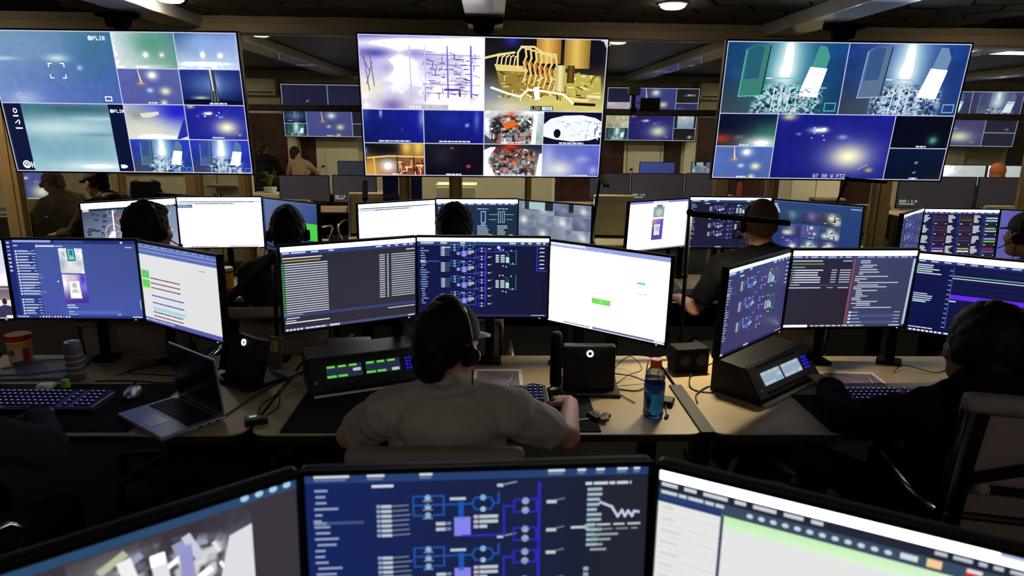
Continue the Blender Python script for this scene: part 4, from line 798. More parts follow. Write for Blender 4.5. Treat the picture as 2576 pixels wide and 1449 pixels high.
mat('white_plastic', (222, 222, 220), .4); mat('cream_leather', (196, 182, 150), .55, spec=.35, var=.06, scale=20, bump=.15); mat('grey_leather', (132, 120, 116), .6, spec=.3, var=.06, scale=20, bump=.15)
mat('dark_mesh', (26, 26, 28), .8); mat('blue_reflection', (40, 44, 130), .9, var=.1); mat('led_strip', (205, 205, 200), .4); mat('led_strip_lit', (205, 205, 200), .4, emit=(255, 236, 196), strength=1500); mat('led_strip_low', (205, 205, 200), .4, emit=(255, 232, 190), strength=14); mat('white_led', (255, 255, 255), .5, emit=(235, 240, 255), strength=1.2)
mat('paper', (205, 200, 200), .8, var=.03); mat('silver_laptop', (168, 170, 178), .38, .7, var=.03); mat('laptop_black', (10, 10, 12), .25, spec=.5); mat('key_black', (20, 20, 24), .5)
mat('key_glow', (10, 10, 14), .5, emit=(120, 120, 255), strength=.035); mat('key_legend', (20, 20, 40), .5, emit=(150, 150, 255), strength=.7); mat('lcd_green', (20, 30, 20), .4, emit=(110, 230, 70), strength=.75); mat('lcd_dim', (20, 26, 40), .4, emit=(50, 60, 90), strength=.5); mat('lcd_pale', (40, 40, 40), .4, emit=(215, 225, 215), strength=.7)
mat('lcd_blue', (10, 10, 40), .4, emit=(40, 30, 235), strength=.8); mat('lcd_cool', (40, 44, 60), .4, emit=(160, 185, 215), strength=.8); mat('panel_charcoal', (30, 32, 30), .5); mat('panel_grey', (98, 92, 80), .5)
mat('red_plastic', (188, 36, 28), .45); mat('yellow_label', (212, 168, 52), .6); mat('cream_label', (206, 196, 172), .6); mat('orange_cap', (226, 96, 30), .4); mat('blue_label', (24, 120, 205), .4); mat('can_grey', (116, 106, 112), .4, .3); mat('lime_plastic', (112, 205, 40), .4)
mat('cable_black', (12, 12, 13), .55); mat('cable_grey', (96, 94, 96), .5); mat('plant_green', (96, 110, 40), .6, var=.3, scale=40); mat('pot_white', (215, 210, 200), .5); mat('rust_red', (170, 74, 52), .7); mat('yellow_paper', (205, 186, 96), .8); mat('kraft', (150, 124, 104), .8)
def liquid(name, col, t=.92):
    m = mat(name, col, .05, spec=.5, trans=t, ior=1.33, var=.02); return m
liquid('blue_drink', (20, 130, 225)); liquid('clear_plastic', (232, 236, 240), .97); liquid('blue_wrap', (16, 110, 215), .35)

# ---------------------------------------------------------------- setting
YG, ZC, ZB = 6.5, 2.66, 2.555          # glass partition plane, ceiling and beam underside heights
fl = struct(B().box((1.5, 5.2, -.06), (20, 16.4, .12)).obj('floor', 'floor_carpet'))
ce = struct(B().box((0, 1.9, ZC + .06), (11, 9.2, .1)).obj('ceiling', 'ceiling_black'))
def hex_mesh(r, t):
    b = B(); p = [(r * math.cos(R(60 * k)), r * math.sin(R(60 * k)), 0) for k in range(6)]
    b.loft([[(x, y, t) for x, y, _ in p], [(x, y, .004) for x, y, _ in p], [(x * .96, y * .96, 0) for x, y, _ in p]]); return b.mesh('ceiling_tile')
hm = hex_mesh(.236, .018); hm.materials.append(MATS['tile_dark']); rg = random.Random(5); rows = 0
for i in range(-9, 12):
    for j in range(0, 5):
        o = bpy.data.objects.new('ceiling_tile', hm); C.objects.link(o); o.parent = ce
        o.location = (i * .368, 4.6 + j * .425 + (i % 2) * .2125, ZC - .008); o.rotation_euler = (rg.uniform(-.02, .02), rg.uniform(-.02, .02), 0)
for k, x in enumerate((-5.3, -2.70, -.05, 2.60, 5.25)):
    struct(B().box((x, 2.05, (ZB + ZC) / 2), (.30, 8.8, ZC - ZB + .004), bev=.006).obj(f'ceiling_beam_{k+1}', 'beam_grey'))
struct(B().box((-5.45, 1.9, 1.3), (.1, 9.2, 2.62)).obj('wall_left', 'dark_wall')); struct(B().box((5.45, 1.9, 1.3), (.1, 9.2, 2.62)).obj('wall_right', 'dark_wall'))
struct(B().box((0, -2.75, 1.3), (11, .1, 2.62)).obj('wall_back', 'dark_wall'))
# glass partition: header, posts, transom, panes
hd = struct(B().box((0, YG + .02, 2.627), (10.8, .16, .068)).box((0, YG, 2.552), (10.8, .2, .086), bev=.008).obj('trim_1', 'header_taupe'))
part = thing('glass_partition', 'glazed partition of beige posts and a dark crossbar behind the televisions', 'partition', (0, YG, 0)); part['kind'] = 'structure'
posts = [(-5.33, .12), (-4.45, .15), (-3.48, .10), (-2.78, .14), (-2.31, .10), (-.81, .10), (-.33, .12), (.36, .06), (2.21, .10), (2.70, .06), (3.80, .16), (5.28, .18)]
for x, w in posts:
    p = B().box((x, 0, 1.2525), (w, .10, 2.505), bev=.006).obj('post', 'frame_beige', part)
    B().box((x, -.056, 1.25), (w * .45, .012, 2.46)).obj('post_cover', 'frame_beige', p)
B().box((0, -.02, 1.874), (10.7, .08, .06), bev=.006).obj('transom', 'transom_brown', part)
B().box((0, 0, .05), (10.7, .08, .1)).obj('bottom_rail', 'frame_beige', part)
for (x0, w0), (x1, w1) in zip(posts, posts[1:]):
    a, b = x0 + w0 / 2, x1 - w1 / 2
    B().box(((a + b) / 2, .02, .97), (b - a, .008, 1.745)).obj('pane', 'window_glass', part); B().box(((a + b) / 2, .02, 2.206), (b - a, .008, .60)).obj('pane', 'window_glass', part)
# far room shell
struct(B().box((1.5, 9.95, ZC + .06), (20, 6.5, .1)).obj('ceiling_far', 'far_ceiling'))
for k, x in enumerate((-2.70, 2.60, 5.25, 7.9)): struct(B().box((x, 9.80, (ZB + ZC) / 2), (.30, 6.4, ZC - ZB + .004), bev=.006).obj(f'ceiling_beam_{k+6}', 'beam_grey'))
struct(B().box((1.5, 13.1, 1.3), (20, .2, 2.62)).obj('wall_front', 'far_wall')); struct(B().box((-8.45, 9.75, 1.3), (.1, 6.9, 2.62)).obj('wall_far_left', 'far_wall')); struct(B().box((11.45, 9.75, 1.3), (.1, 6.9, 2.62)).obj('wall_far_right', 'far_wall'))
struct(B().box((-6.95, 6.55, 1.3), (3.1, .1, 2.62)).obj('wall_side_left', 'far_wall')); struct(B().box((8.45, 6.55, 1.3), (6.1, .1, 2.62)).obj('wall_side_right', 'far_wall'))
k = 0
for x0, x1, z0, z1 in ((-7.2, -4.85, .8, 1.9), (-4.65, -3.74, .3, 1.92), (-3.56, -3.22, .3, 1.92), (1.2, 2.55, .3, 1.95), (3.25, 3.64, .3, 1.95), (3.86, 5.6, .3, 1.95), (6.2, 7.7, .3, 1.95), (9.9, 11.2, .3, 1.95)):
    k += 1; wn = struct(B().box(((x0 + x1) / 2, 12.985, (z0 + z1) / 2), (x1 - x0, .03, z1 - z0)).obj(f'window_{k}', 'maroon_glass'))
    w = B()
    for xx in (x0, x1): w.box((xx, 12.97, (z0 + z1) / 2), (.05, .06, z1 - z0 + .05))
    for zz in (z0, z1): w.box(((x0 + x1) / 2, 12.97, zz), (x1 - x0, .06, .05))
    w.obj('window_frame', 'far_white', wn)
k = 0
for x, w, z1 in ((-2.84, .74, 1.46), (2.9, .62, 1.48), (8.75, .7, 1.48)):
    k += 1; d = struct(B().box((x, 12.96, z1 / 2), (w, .06, z1)).obj(f'door_{k}', 'far_white')); B().box((x, 12.925, z1 / 2 + .1), (w * .6, .02, z1 * .6), bev=.008).obj('door_panel', 'far_white', d); B().cyl((x - w * .38, 12.93, .95), (x - w * .38, 12.87, .95), .02).obj('door_knob', 'matte_black', d)
for k, (x, w) in enumerate(((-3.65, .18), (3.75, .2), (7.85, .2))): struct(B().box((x, 12.93, 1.0), (w, .12, 2.0), bev=.01).obj(f'trim_{k+2}', 'far_white'))
# ceiling lights
def panel_light(x, y, label, m, group, w=.9, d=.3):
    t = thing('ceiling_light', label, 'ceiling light', (x, y, ZC), 0, group)
    f = B()
    for sx in (-1, 1): f.box((sx * (w / 2 + .01), 0, -.006), (.02, d + .04, .03))
    for sy in (-1, 1): f.box((0, sy * (d / 2 + .01), -.006), (w, .02, .03))
    f.obj('frame', 'white_plastic', t); B().box((0, 0, -.004), (w, d, .012)).obj('diffuser', m, t)
for x in (-5.3, -.9, .9, 4.9, 6.3):
    for y in (8.2, 10.9): panel_light(x, y, 'flat lit panel recessed in the far room ceiling', 'light_panel', 'lit panels in the far room ceiling')
for x in (-2.0, 1.6): panel_light(x, -1.6, 'unseen fill panel added in the ceiling behind the operators', 'fill_panel', 'unseen fill panels behind the operators')  # both added out of view to brighten the backs of people and chairs
def lamp_in(parent, loc, watts, size=.16, spread=150):
    l = bpy.data.lights.new('lamp', 'AREA'); l.shape = 'DISK'; l.size = size; l.energy = watts; l.color = (1.0, .86, .66); l.spread = R(spread)
    o = bpy.data.objects.new('lamp', l); C.objects.link(o); o.parent = parent; o.location = loc; return o
for x, y, l in ((-4.6, 5.55, 'round ceiling disc light near the left wall'), (4.4, 5.5, 'round ceiling disc light near the right wall'), (1.36, 5.38, 'round white ceiling disc light above the gap beside the middle television'), (-2.40, 5.5, 'round white ceiling disc light close to the left beam')):
    t = thing('ceiling_disc_light', l, 'ceiling light', (x, y, ZC - .008)); B().lathe([(.11, 0), (.11, -.012), (.095, -.02)]).obj('rim', 'white_plastic', t, smooth=False); B().lathe([(.094, -.019), (.09, -.030), (.07, -.042), (.02, -.048)]).obj('diffuser', 'lamp_disc', t); lamp_in(t, (0, 0, -.056), 14.0 if x < -4 else 4.0)

# ---------------------------------------------------------------- screens
def television(name, label, x, y, z, yaw, tilt, w, cv, group, mount_top=None, far=False):
    h = w * .5625 + .01; t = thing(name, label, 'television', (x, y, z), R(yaw), group); rt = (-R(tilt), 0, 0); bz = .012 if not far else .018
    B().box((0, .028, 0), (w, .05, h), bev=.006).box((0, .07, -.02), (w * .6, .05, h * .6), bev=.02).obj('housing', 'black_plastic', t, rot=rt)
    f = B()
    for s in (-1, 1): f.box((s * (w / 2 - bz / 2), -.001, 0), (bz, .012, h)); f.box((0, -.001, s * (h / 2 - bz / 2)), (w - 2 * bz, .012, bz))
    f.obj('bezel', 'bezel_black', t, rot=rt)
    link('screen', cv.mesh('screen', w - 2 * bz, h - 2 * bz, 1.0 if far else 24.0, .66), 'lit_display_far' if far else 'lit_display', t, loc=(0, .0005, 0), rot=rt)
    if mount_top:
        m = B(); zt = mount_top - z
        m.prism([(-.15, .02, zt - .002), (.15, .02, zt - .002), (.15, .02, zt - .035), (.085, .02, zt - .05), (.07, .02, zt - .11), (-.07, .02, zt - .11), (-.085, .02, zt - .05), (-.15, .02, zt - .035)], (0, .09, 0))
        m.box((0, .10, zt / 2 + .02), (.09, .03, zt - .04)); m.box((0, .09, 0), (.4, .05, .3)); m.obj('ceiling_mount', 'matte_black', t)
    else: B().box((0, .225, 0), (.5, .35, .3)).obj('wall_mount', 'matte_black', t)
    return t
G = 'large ceiling-hung televisions'
television('television', 'huge left television showing hazy blue thermal views and small launch pad tiles', -2.885, 5.591, 1.868, -1.7, -6.6, 1.93, tv_left(), G, ZB)
television('television', 'huge middle television with white shelving and golden pipework views on top', -.053, 5.536, 1.868, 2.7, -8.6, 1.93, tv_center(), G, ZB)
television('television', 'huge right television with two floodlit launch mount views on top', 2.795, 5.547, 1.872, -1.5, -7.2, 1.93, tv_right(), G, ZB)
G = 'televisions on the far room wall'
television('television', 'far wall television with dark top tiles, partly behind the middle television', -2.9, 12.6, 1.944, 0, -6, 1.66, tv_far(0), G, far=True)
television('television', 'far wall television with a small camera rig in front of it', 2.93, 12.6, 1.956, 0, -6, 1.70, tv_far(1), G, far=True)
television('television', 'far wall television at the right edge with a bright launch tile', 8.8, 12.6, 1.95, -8, -6, 1.80, tv_far(2), G, far=True)

ZD = .74
MW, MH = .518, .324
def monitor(label, x, y, z, yaw, tilt, cv, pole=None, group=None, w=MW, h=MH, desk=ZD, depth=.022, stand=False, arm=True):
    t = thing('monitor', label, 'monitor', (x, y, desk), R(yaw), group); zc = z - desk; rt = (-R(tilt), 0, 0); bz = .007
    B().box((0, depth / 2 + .004, 0), (w + 2 * bz, depth, h + 2 * bz), bev=.006).obj('housing', 'black_plastic', t, loc=(0, 0, zc), rot=rt)
    f = B()
    for s in (-1, 1): f.box((s * (w / 2 + bz / 2), 0, 0), (bz, .010, h + 2 * bz)); f.box((0, 0, s * (h / 2 + bz / 2)), (w, .010, bz + .001))
    f.obj('bezel', 'bezel_black', t, loc=(0, 0, zc), rot=rt)
    link('screen', cv.mesh('screen', w, h), 'lit_display_far' if y > 6 else 'lit_display', t, loc=(0, .0025, zc), rot=rt)
    B().box((.0 + w * .44, -.006, -h / 2 - bz / 2), (.006, .002, .002)).obj('power_light', 'white_led', t, loc=(0, 0, zc), rot=rt)
    if pole:
        px, py = pole; dx, dy = px - x, py - y; a = R(yaw); lx, ly = dx * math.cos(a) + dy * math.sin(a), -dx * math.sin(a) + dy * math.cos(a)
        B().box((0, .055, 0), (.10, .035, .10), bev=.004).obj('bracket', 'matte_black', t, loc=(0, 0, zc))
        B().tube([(0, .06, zc), (lx * .4, .06 + (ly - .06) * .6, zc - .02), (lx, ly, zc - .04)], .018).obj('arm', 'matte_black', t)
        B().cyl((lx, ly, .012), (lx, ly, zc), .02).obj('pole', 'matte_black', t); B().box((lx, ly, .007), (.10, .09, .014), bev=.004).obj('clamp', 'matte_black', t)
    elif stand:
        B().box((0, .075, zc / 2), (.07, .03, zc), bev=.005).obj('stand_neck', 'matte_black', t); B().box((0, .07, .006), (.22, .16, .012), bev=.005).obj('stand_base', 'matte_black', t)
    return t

GM = 'monitors on the middle desks'; GB = 'monitors on the back desks'; GN = 'monitors on the nearest desk'
monitor('nearest monitor with a dark blue pipework diagram and purple lines', -.013, .915, 1.083, 2.9, 3.3, scr_near_center(), (-.01, 1.04), GN)
monitor('nearest monitor showing grey machinery camera views, at the lower left', -.483, .723, 1.10, 37.5, -3.0, scr_near_left(), (-.28, 1.04), GN)
monitor('nearest monitor with a white spreadsheet and pale green band', .479, .772, 1.10, -29.5, -1.2, scr_near_right(), (.27, 1.04), GN)
monitor('dark table monitor with rows of white text beside the grey-shirted man', -.528, 2.54, 1.15, 27.5, -3.0, scr_table(), (-.40, 2.80), GM)
monitor('dark navy diagram monitor in front of the grey-shirted man', -.027, 2.633, 1.154, -.5, -.8, schematic((16, 22, 74), (18, 20, 52), s=.86, ox=-6, oy=-8, rows=4, step=23, vx=83, right=True, seed=2, blu=(50, 110, 205), pur=(60, 62, 215)), (0, 2.80), GM)
monitor('white monitor with a green button, above the black box with a ring', .439, 2.489, 1.138, -39.5, 1.3, scr_white_button(), (.32, 2.78), GM)
monitor('blue chat monitor showing two phone photographs', -1.678, 2.718, 1.118, -.5, .5, scr_chat(), (-1.66, 2.83), GM)
monitor('pale list monitor with green squares, above the laptop', -1.197, 2.566, 1.113, -34.2, .3, scr_rows(), (-1.36, 2.80), GM)
monitor('monitor cut by the left edge showing sky and a standing figure', -2.20, 2.71, 1.115, 3, 1, scr_shed(), (-2.18, 2.83), GM)
monitor('steeply angled purple-grey diagram monitor above the small intercom console', 1.009, 2.436, 1.111, 43, -1.7, schematic((58, 56, 98), (62, 62, 110), s=.8, ox=0, oy=0, rows=3, step=30, seed=7, blu=(60, 90, 190), pur=(70, 64, 180), cb=(60, 110, 220)), (1.22, 2.80), GM)
monitor('dark code monitor with a rose divider line', 1.455, 2.613, 1.119, 2.6, -3.3, scr_code(), (1.45, 2.80), GM)
monitor('navy plot monitor with a bold purple band', 1.945, 2.49, 1.105, -33, 0, scr_plot(), (1.78, 2.80), GM)
monitor('map monitor with red and white lines behind the curly-haired operator', -2.203, 4.204, 1.107, 40, -2.5, scr_map(), (-2.02, 4.48), GB)
monitor('blank white sheet monitor between two operators of the back desks', -1.742, 4.41, 1.11, 5, .2, scr_sheet(31), (-1.74, 4.52), GB)
monitor('dark blue monitor with a bright green block', -1.244, 4.216, 1.11, -36, .6, scr_green_block(), (-1.42, 4.48), GB)
monitor('white sheet monitor left of the operator below the middle television', -.566, 4.16, 1.118, 34, 0, scr_sheet(32, False), (-.38, 4.48), GB)
monitor('dark teal dashboard monitor behind the operator below the middle television', -.083, 4.32, 1.122, 3.5, 0, scr_dashboard(), (-.08, 4.50), GB)
monitor('monitor full of blurred bright camera tiles', .40, 4.227, 1.113, -33.5, 0, scr_cctv_blur(), (.22, 4.48), GB)
monitor('white page monitor with two small photographs', 1.101, 4.372, 1.12, 29.6, -2.8, scr_photo_page(), (1.3, 4.52), GB)
monitor('dark diagram monitor behind the bald operator', 1.521, 4.249, 1.157, 0, -3.2, schematic((30, 30, 56), (34, 32, 58), s=.62, ox=6, oy=0, rows=4, step=27, seed=9, blu=(90, 110, 190), pur=(60, 64, 190), cb=(170, 175, 250)), (1.52, 4.48), GB)
monitor('slate blue monitor with a three by three camera mosaic', 1.985, 4.051, 1.147, -42, -2.2, scr_mosaic(), (1.75, 4.46), GB)
monitor('slanted dark diagram monitor left of the plot grid', 2.735, 4.27, 1.075, 45, 0, schematic((44, 50, 98), (54, 60, 110), s=.8, rows=3, step=30, seed=12, right=False, cb=(110, 110, 250)), (2.95, 4.50), GB)
monitor('monitor with a grid of small coloured plots', 3.174, 4.444, 1.069, -2.3, 4, scr_plots_grid(), (3.17, 4.54), GB)
monitor('lilac monitor behind the hooded operator at the right edge', 3.66, 4.31, 1.07, -30, 0, scr_blank((96, 96, 176)), (3.5, 4.52), GB)
GL = 'dark lock-screen monitors beyond the glass'
for x0, x1, z0, z1, y, lit, lab in ((-2.52, -1.92, .82, 1.135, 8.2, False, 'dark blank monitor beyond the glass beside the lock screen clock'), (-1.886, -1.36, .81, 1.14, 8.2, True, 'dark lock screen with a white clock left of the middle television'),
        (1.19, 1.69, .87, 1.197, 8.2, False, 'dark blank monitor under the right end of the middle television'), (1.70, 2.35, .86, 1.20, 8.2, True, 'dark lock screen with a white clock between two televisions'), (2.362, 2.9, .88, 1.205, 8.2, False, 'dark blank monitor left of the right television'),
        (5.0, 5.975, .80, 1.196, 8.2, True, 'wide dark lock screen with a white clock at the far right'), (6.0, 6.9, .80, 1.196, 8.2, False, 'wide dark blank monitor at the right edge beyond the glass')):
    monitor(lab, (x0 + x1) / 2, y, (z0 + z1) / 2, 0, 0, scr_lock(lit, (66, 58, 64) if x0 < 4 else (50, 44, 52)), None, GL, x1 - x0 - .016, z1 - z0 - .016, stand=True)
GF = 'monitors on the farthest desks'
monitor('small dark monitor rising above the left lock screen', -2.05, 10.2, 1.04, 0, 0, scr_blank((60, 60, 76)), None, GF, .40, .30, stand=True)
monitor('plain blue monitor above the middle lock screen', 2.5, 10.2, 1.06, 0, 0, scr_blank((72, 84, 158)), None, GF, .52, .33, stand=True)
monitor('small pale picture monitor left of the right television', 3.25, 10.2, 1.07, 0, 0, scr_cctv_blur(), None, GF, .46, .33, stand=True)
monitor('white far monitor left of the red-haired head', 7.21, 10.2, 1.06, 0, 0, scr_blank((250, 250, 252)), None, GF, .65, .34, stand=True)
monitor('white far monitor behind the red-haired head', 7.9, 10.2, 1.06, 0, 0, scr_blank((250, 250, 252)), None, GF, .65, .34, stand=True)
cvb = Canvas(160, 100, (70, 78, 140)); feed_glow(cvb, (0, 0, 160, 100), 99, (50, 30), deep=(74, 84, 150))  # screen added for the left television's blue reflection in the glass
monitor('blue screen built as the television reflection in the glass at the left edge', -5.02, 7.62, 1.02, 6, 0, cvb, None, None, .56, .36, stand=True)

# ---------------------------------------------------------------- desks
def desk(label, x0, x1, y0, y1, group, top='desk_top', z=ZD, panel=True):
    xc, yc, w, d = (x0 + x1) / 2, (y0 + y1) / 2, x1 - x0, y1 - y0
    t = thing('desk', label, 'desk', (xc, yc, 0), 0, group); r = .06; pts = []
    for cx, cy, a0 in ((w / 2 - r, -d / 2 + r, -90), (w / 2 - r, d / 2 - r, 0), (-w / 2 + r, d / 2 - r, 90), (-w / 2 + r, -d / 2 + r, 180)):
        pts += [(cx + r * math.cos(R(a0 + 15 * k)), cy + r * math.sin(R(a0 + 15 * k))) for k in range(7)]
    B().loft([[(x, y, z - .028) for x, y in pts], [(x, y, z) for x, y in pts]]).obj('desktop', top, t)
    e = B(); e.loft([[(x * 1.003, y * 1.004, z - .027) for x, y in pts], [(x * 1.003, y * 1.004, z - .004) for x, y in pts]], cap=False); e.obj('edge_band', 'desk_edge', t)
    for sx in (-1, 1):
        l = B(); l.box((sx * (w / 2 - .1), 0, (z - .028) / 2 + .02), (.06, .08, z - .068)); l.box((sx * (w / 2 - .1), 0, .02), (.06, d - .1, .04)); l.obj('leg', 'frame_metal', t)
    if panel: B().box((0, d / 2 - .09, z - .2), (w - .2, .02, .3)).obj('modesty_panel', 'matte_black', t)
    return t
DM = 'desks of the middle row'; DB = 'desks of the back row'
desk('tan desk in front of the grey-shirted man', -.80, .735, 2.085, 2.88, DM); desk('tan desk carrying the open laptop', -2.40, -.815, 2.085, 2.88, DM); desk('tan desk in front of the dark-hooded operator', .75, 2.30, 2.085, 2.88, DM)
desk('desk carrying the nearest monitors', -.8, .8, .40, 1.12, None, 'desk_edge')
for x0, x1, l in ((-2.45, -.90, 'desk behind the two left operators of the back row'), (-.885, .68, 'desk below the middle television'), (.70, 2.25, 'desk below the right television'), (2.45, 3.98, 'desk carrying the plot grid monitor')): desk(l, x0, x1, 3.82, 4.60, DB)
DF = 'desks in the far room'
for x0, x1, y0, l in ((-2.75, -1.1, 7.85, 'far room desk left of the middle television'), (1.1, 2.95, 7.85, 'far room desk between the middle and right televisions'), (4.9, 7.0, 7.85, 'far room desk at the right edge'), (-2.6, -1.2, 9.9, 'farthest desk on the left'), (2.0, 3.7, 9.9, 'farthest desk near the blue monitor'), (6.7, 8.4, 9.9, 'farthest desk with the white monitors'), (-5.9, -4.3, 7.25, 'desk beyond the glass at the left edge')):
    desk(l, x0, x1, y0, y0 + .62, DF, 'kraft' if x0 > -4 else 'frame_beige')
# dark gap strips
tag(B().box((.7425, 2.30, ZD + .004), (.05, .43, .007), bev=.002).obj('cable_cover', 'desk_edge'), 'black cover strip over the joint between two desks', 'cable cover')
tag(B().box((-.16, 2.285, ZD + .002), (1.08, .37, .004), bev=.0015).obj('black_sheet', 'black_sheet'), 'flat black sheet under the middle keyboard', 'desk mat')  # flat black sheet over the front of the middle desk
tag(B().box((-1.60, 2.32, ZD + .002), (.80, .42, .004), bev=.0015).obj('black_sheet', 'black_sheet'), 'black desk mat under the left keyboard', 'desk mat')
tag(B().box((1.48, 2.26, ZD + .002), (.62, .32, .004), bev=.0015).obj('black_sheet', 'black_sheet'), 'black desk mat under the right keyboard', 'desk mat')

# ---------------------------------------------------------------- chairs
def make_chair(label, loc, rotz, leather='cream_leather', group='rolled-top office chairs', arms=True, top=.50, back='dark'):
    """faces +Y; backrest behind (-Y) with a rolled leather top"""
    t = thing('office_chair', label, 'chair', loc, rotz, group); s = .46; bw = .44; ht = s + top
    def rail(sx): return [(sx * bw / 2, .22, s - .02), (sx * bw / 2, -.12, s - .02), (sx * bw / 2, -.20, s + .05), (sx * bw / 2, -.235, s + .22), (sx * bw / 2, -.28, ht - .03)]
    for sx in (-1, 1): B().tube(rail(sx), .014, 8).obj('side_rail', 'aluminium' if leather == 'cream_leather' else 'frame_metal', t, smooth=True)
    b = B(); n = 12; R1 = []
    for k in range(n + 1):
        u = k / n; z = s + .06 + (ht - s - .09) * u; y = -.205 - .075 * u - .012 * math.sin(u * math.pi)
        R1.append((y, z))
    sec = [[(-bw / 2 + .006, y - .007, z), (bw / 2 - .006, y - .007, z), (bw / 2 - .006, y + .007, z), (-bw / 2 + .006, y + .007, z)] for y, z in R1]
    b.loft(sec); b.obj('backrest', leather, t)
    bp = B(); m = 16; ring = []
    for k in range(m): a = 2 * math.pi * k / m; ring.append((math.cos(a) * .030, math.sin(a) * .030))
    bp.loft([[(x, -.288 + p * (f), ht - .012 + q * f) for p, q in ring] for x, f in ((-bw / 2 - .012, .55), (-bw / 2 - .006, .9), (-bw / 2 + .01, 1), (0, 1.03), (bw / 2 - .01, 1), (bw / 2 + .006, .9), (bw / 2 + .012, .55))]); bp.obj('top_roll', leather, t, smooth=True)
    for z in (s + .20,): B().cyl((-bw / 2, -.25, z), (bw / 2, -.25, z), .012, seg=8).obj('back_brace', 'frame_metal', t)
    sc = B(); sc.box((0, .03, s), (bw - .01, .44, .055), bev=.025, seg=3); sc.obj('seat', leather, t, smooth=True)
    if arms:
        for sx in (-1, 1):
            B().tube([(sx * (bw / 2 + .01), -.235, s + .20), (sx * (bw / 2 + .055), -.16, s + .215), (sx * (bw / 2 + .06), .10, s + .20), (sx * (bw / 2 + .055), .15, s + .16), (sx * (bw / 2 + .01), .12, s - .01)], .013, 8).obj('armrest', 'chrome', t, smooth=True)
    B().cyl((0, 0, .10), (0, 0, s - .03), .028, .024).obj('column', 'frame_metal', t)
    for k in range(5):
        a = R(72 * k + 18); l = B().tube([(0, 0, .11), (.18 * math.cos(a), .18 * math.sin(a), .095), (.29 * math.cos(a), .29 * math.sin(a), .075)], .02, 8, rad=[.026, .02, .014]).obj('leg', 'aluminium' if leather == 'cream_leather' else 'matte_black', t); B().sph((.29 * math.cos(a), .29 * math.sin(a), .032), (.02, .03, .032), u=12, v=8).obj('caster', 'matte_black', l)
    return t
ch0 = make_chair('chair with a taupe rolled top behind the grey-shirted man', (-.14, 1.90, 0), 0, 'grey_leather', top=.455)
ch1 = make_chair('taupe rolled-top chair of the dark-hooded operator at the right', (1.60, 1.92, 0), R(-14), 'grey_leather', top=.575)
for c_ in ch1.children:
    if c_.name.startswith('top_roll'): c_.scale.z = 1.0
for nm, pts, r in (('back_frame', [(-.19, -.262, .62), (-.19, -.285, .84), (-.19, -.315, 1.0)], .016), ('back_frame', [(.19, -.262, .62), (.19, -.285, .84), (.19, -.315, 1.0)], .016), ('diagonal_brace', [(-.19, -.30, .80), (.0, -.32, .875), (.19, -.33, .95)], .016), ('cross_brace', [(-.15, -.30, .775), (.19, -.30, .775)], .013)):
    B().tube(pts, r, 8).obj(nm, 'matte_black', ch1, smooth=True)
B().sph((-.155, -.302, .777), .022, u=12, v=8).obj('brace_knob', 'grey_leather', ch1)
ch2 = copy_tree(ch0); ch2.location = (-1.62, 1.72, 0); ch2.rotation_euler.z = R(-24); ch2['label'] = 'dark chair whose armrest shows at the lower left edge'
for x, y, a, l in ((1.35, 3.25, 0, 'chair under the bald operator in black'), (-.99, 3.30, 6, 'chair under the operator in the green shirt'), (-1.6, 3.2, 8, 'chair under the curly-haired operator'), (-.17, 3.22, 0, 'chair under the operator below the middle television'), (2.9, 3.5, 0, 'chair under the hooded operator at the right edge')):
    c_ = copy_tree(ch0); c_.location = (x, y - .02, 0); c_.rotation_euler.z = R(a); c_['label'] = l
cf = make_chair('cream rolled-top chair showing beside the green block monitor', (-2.02, 7.30, 0), R(-10), 'cream_leather', 'cream chairs beyond the glass')
for x, y, a, l in ((-1.38, 7.50, 180, 'cream chair turned round below the left lock screen'), (1.40, 7.50, 175, 'cream chair back seen left of the photograph page monitor'), (2.02, 7.50, 0, 'cream chair roll just above the photograph page monitor'), (3.98, 7.3, 4, 'cream rolled-top chair beside the wide beige post'), (5.5, 7.3, -3, 'cream rolled-top chair above the plot grid monitor')):
    c_ = copy_tree(cf); c_.location = (x, y, 0); c_.rotation_euler.z = R(a); c_['label'] = l
t = thing('mesh_chair', 'black chair back with a pale rim below the left television', 'chair', (-3.46, 6.95, 0))
B().box((0, 0, .90), (.30, .05, .50), bev=.09, seg=5).obj('backrest', 'dark_mesh', t); B().tube([(.16, 0, .7), (.165, 0, 1.05), (.12, 0, 1.155), (.06, 0, 1.165)], .01).obj('rim', 'far_white', t); B().tube([(-.16, 0, .7), (-.165, 0, 1.05), (-.12, 0, 1.155), (-.06, 0, 1.165)], .01).obj('rim', 'far_white', t); B().box((0, .2, .46), (.44, .42, .06), bev=.03).obj('seat', 'dark_mesh', t); B().cyl((0, .2, .0), (0, .2, .43), .03).obj('column', 'frame_metal', t); B().cyl((0, .2, 0), (0, .2, .03), .26, .2).obj('base', 'frame_metal', t)

# ---------------------------------------------------------------- people
mat('skin', (196, 142, 122), .55, spec=.35, var=.06, scale=25); mat('skin_dark', (150, 104, 86), .55, spec=.35, var=.06, scale=25)
mat('hair_black', (9, 9, 9), .6, spec=.3, scale=150, bump=.5); mat('hair_brown', (40, 33, 27), .65, spec=.3, scale=150, bump=.5); mat('hair_buzz', (104, 80, 66), .8, spec=.2, scale=200, bump=.3); mat('hair_red', (170, 92, 44), .6, scale=150, bump=.5)
mat('shirt_grey', (172, 164, 158), .9, spec=.15, var=.06, scale=18, bump=.35); mat('shirt_black', (18, 18, 21), .9, spec=.15, scale=18, bump=.3); mat('shirt_green', (74, 82, 76), .9, spec=.15, scale=18, bump=.3); mat('hoodie_dark', (15, 15, 17), .95, spec=.1, scale=18, bump=.4); mat('hoodie_grey', (84, 84, 92), .95, spec=.1, scale=18, bump=.4)
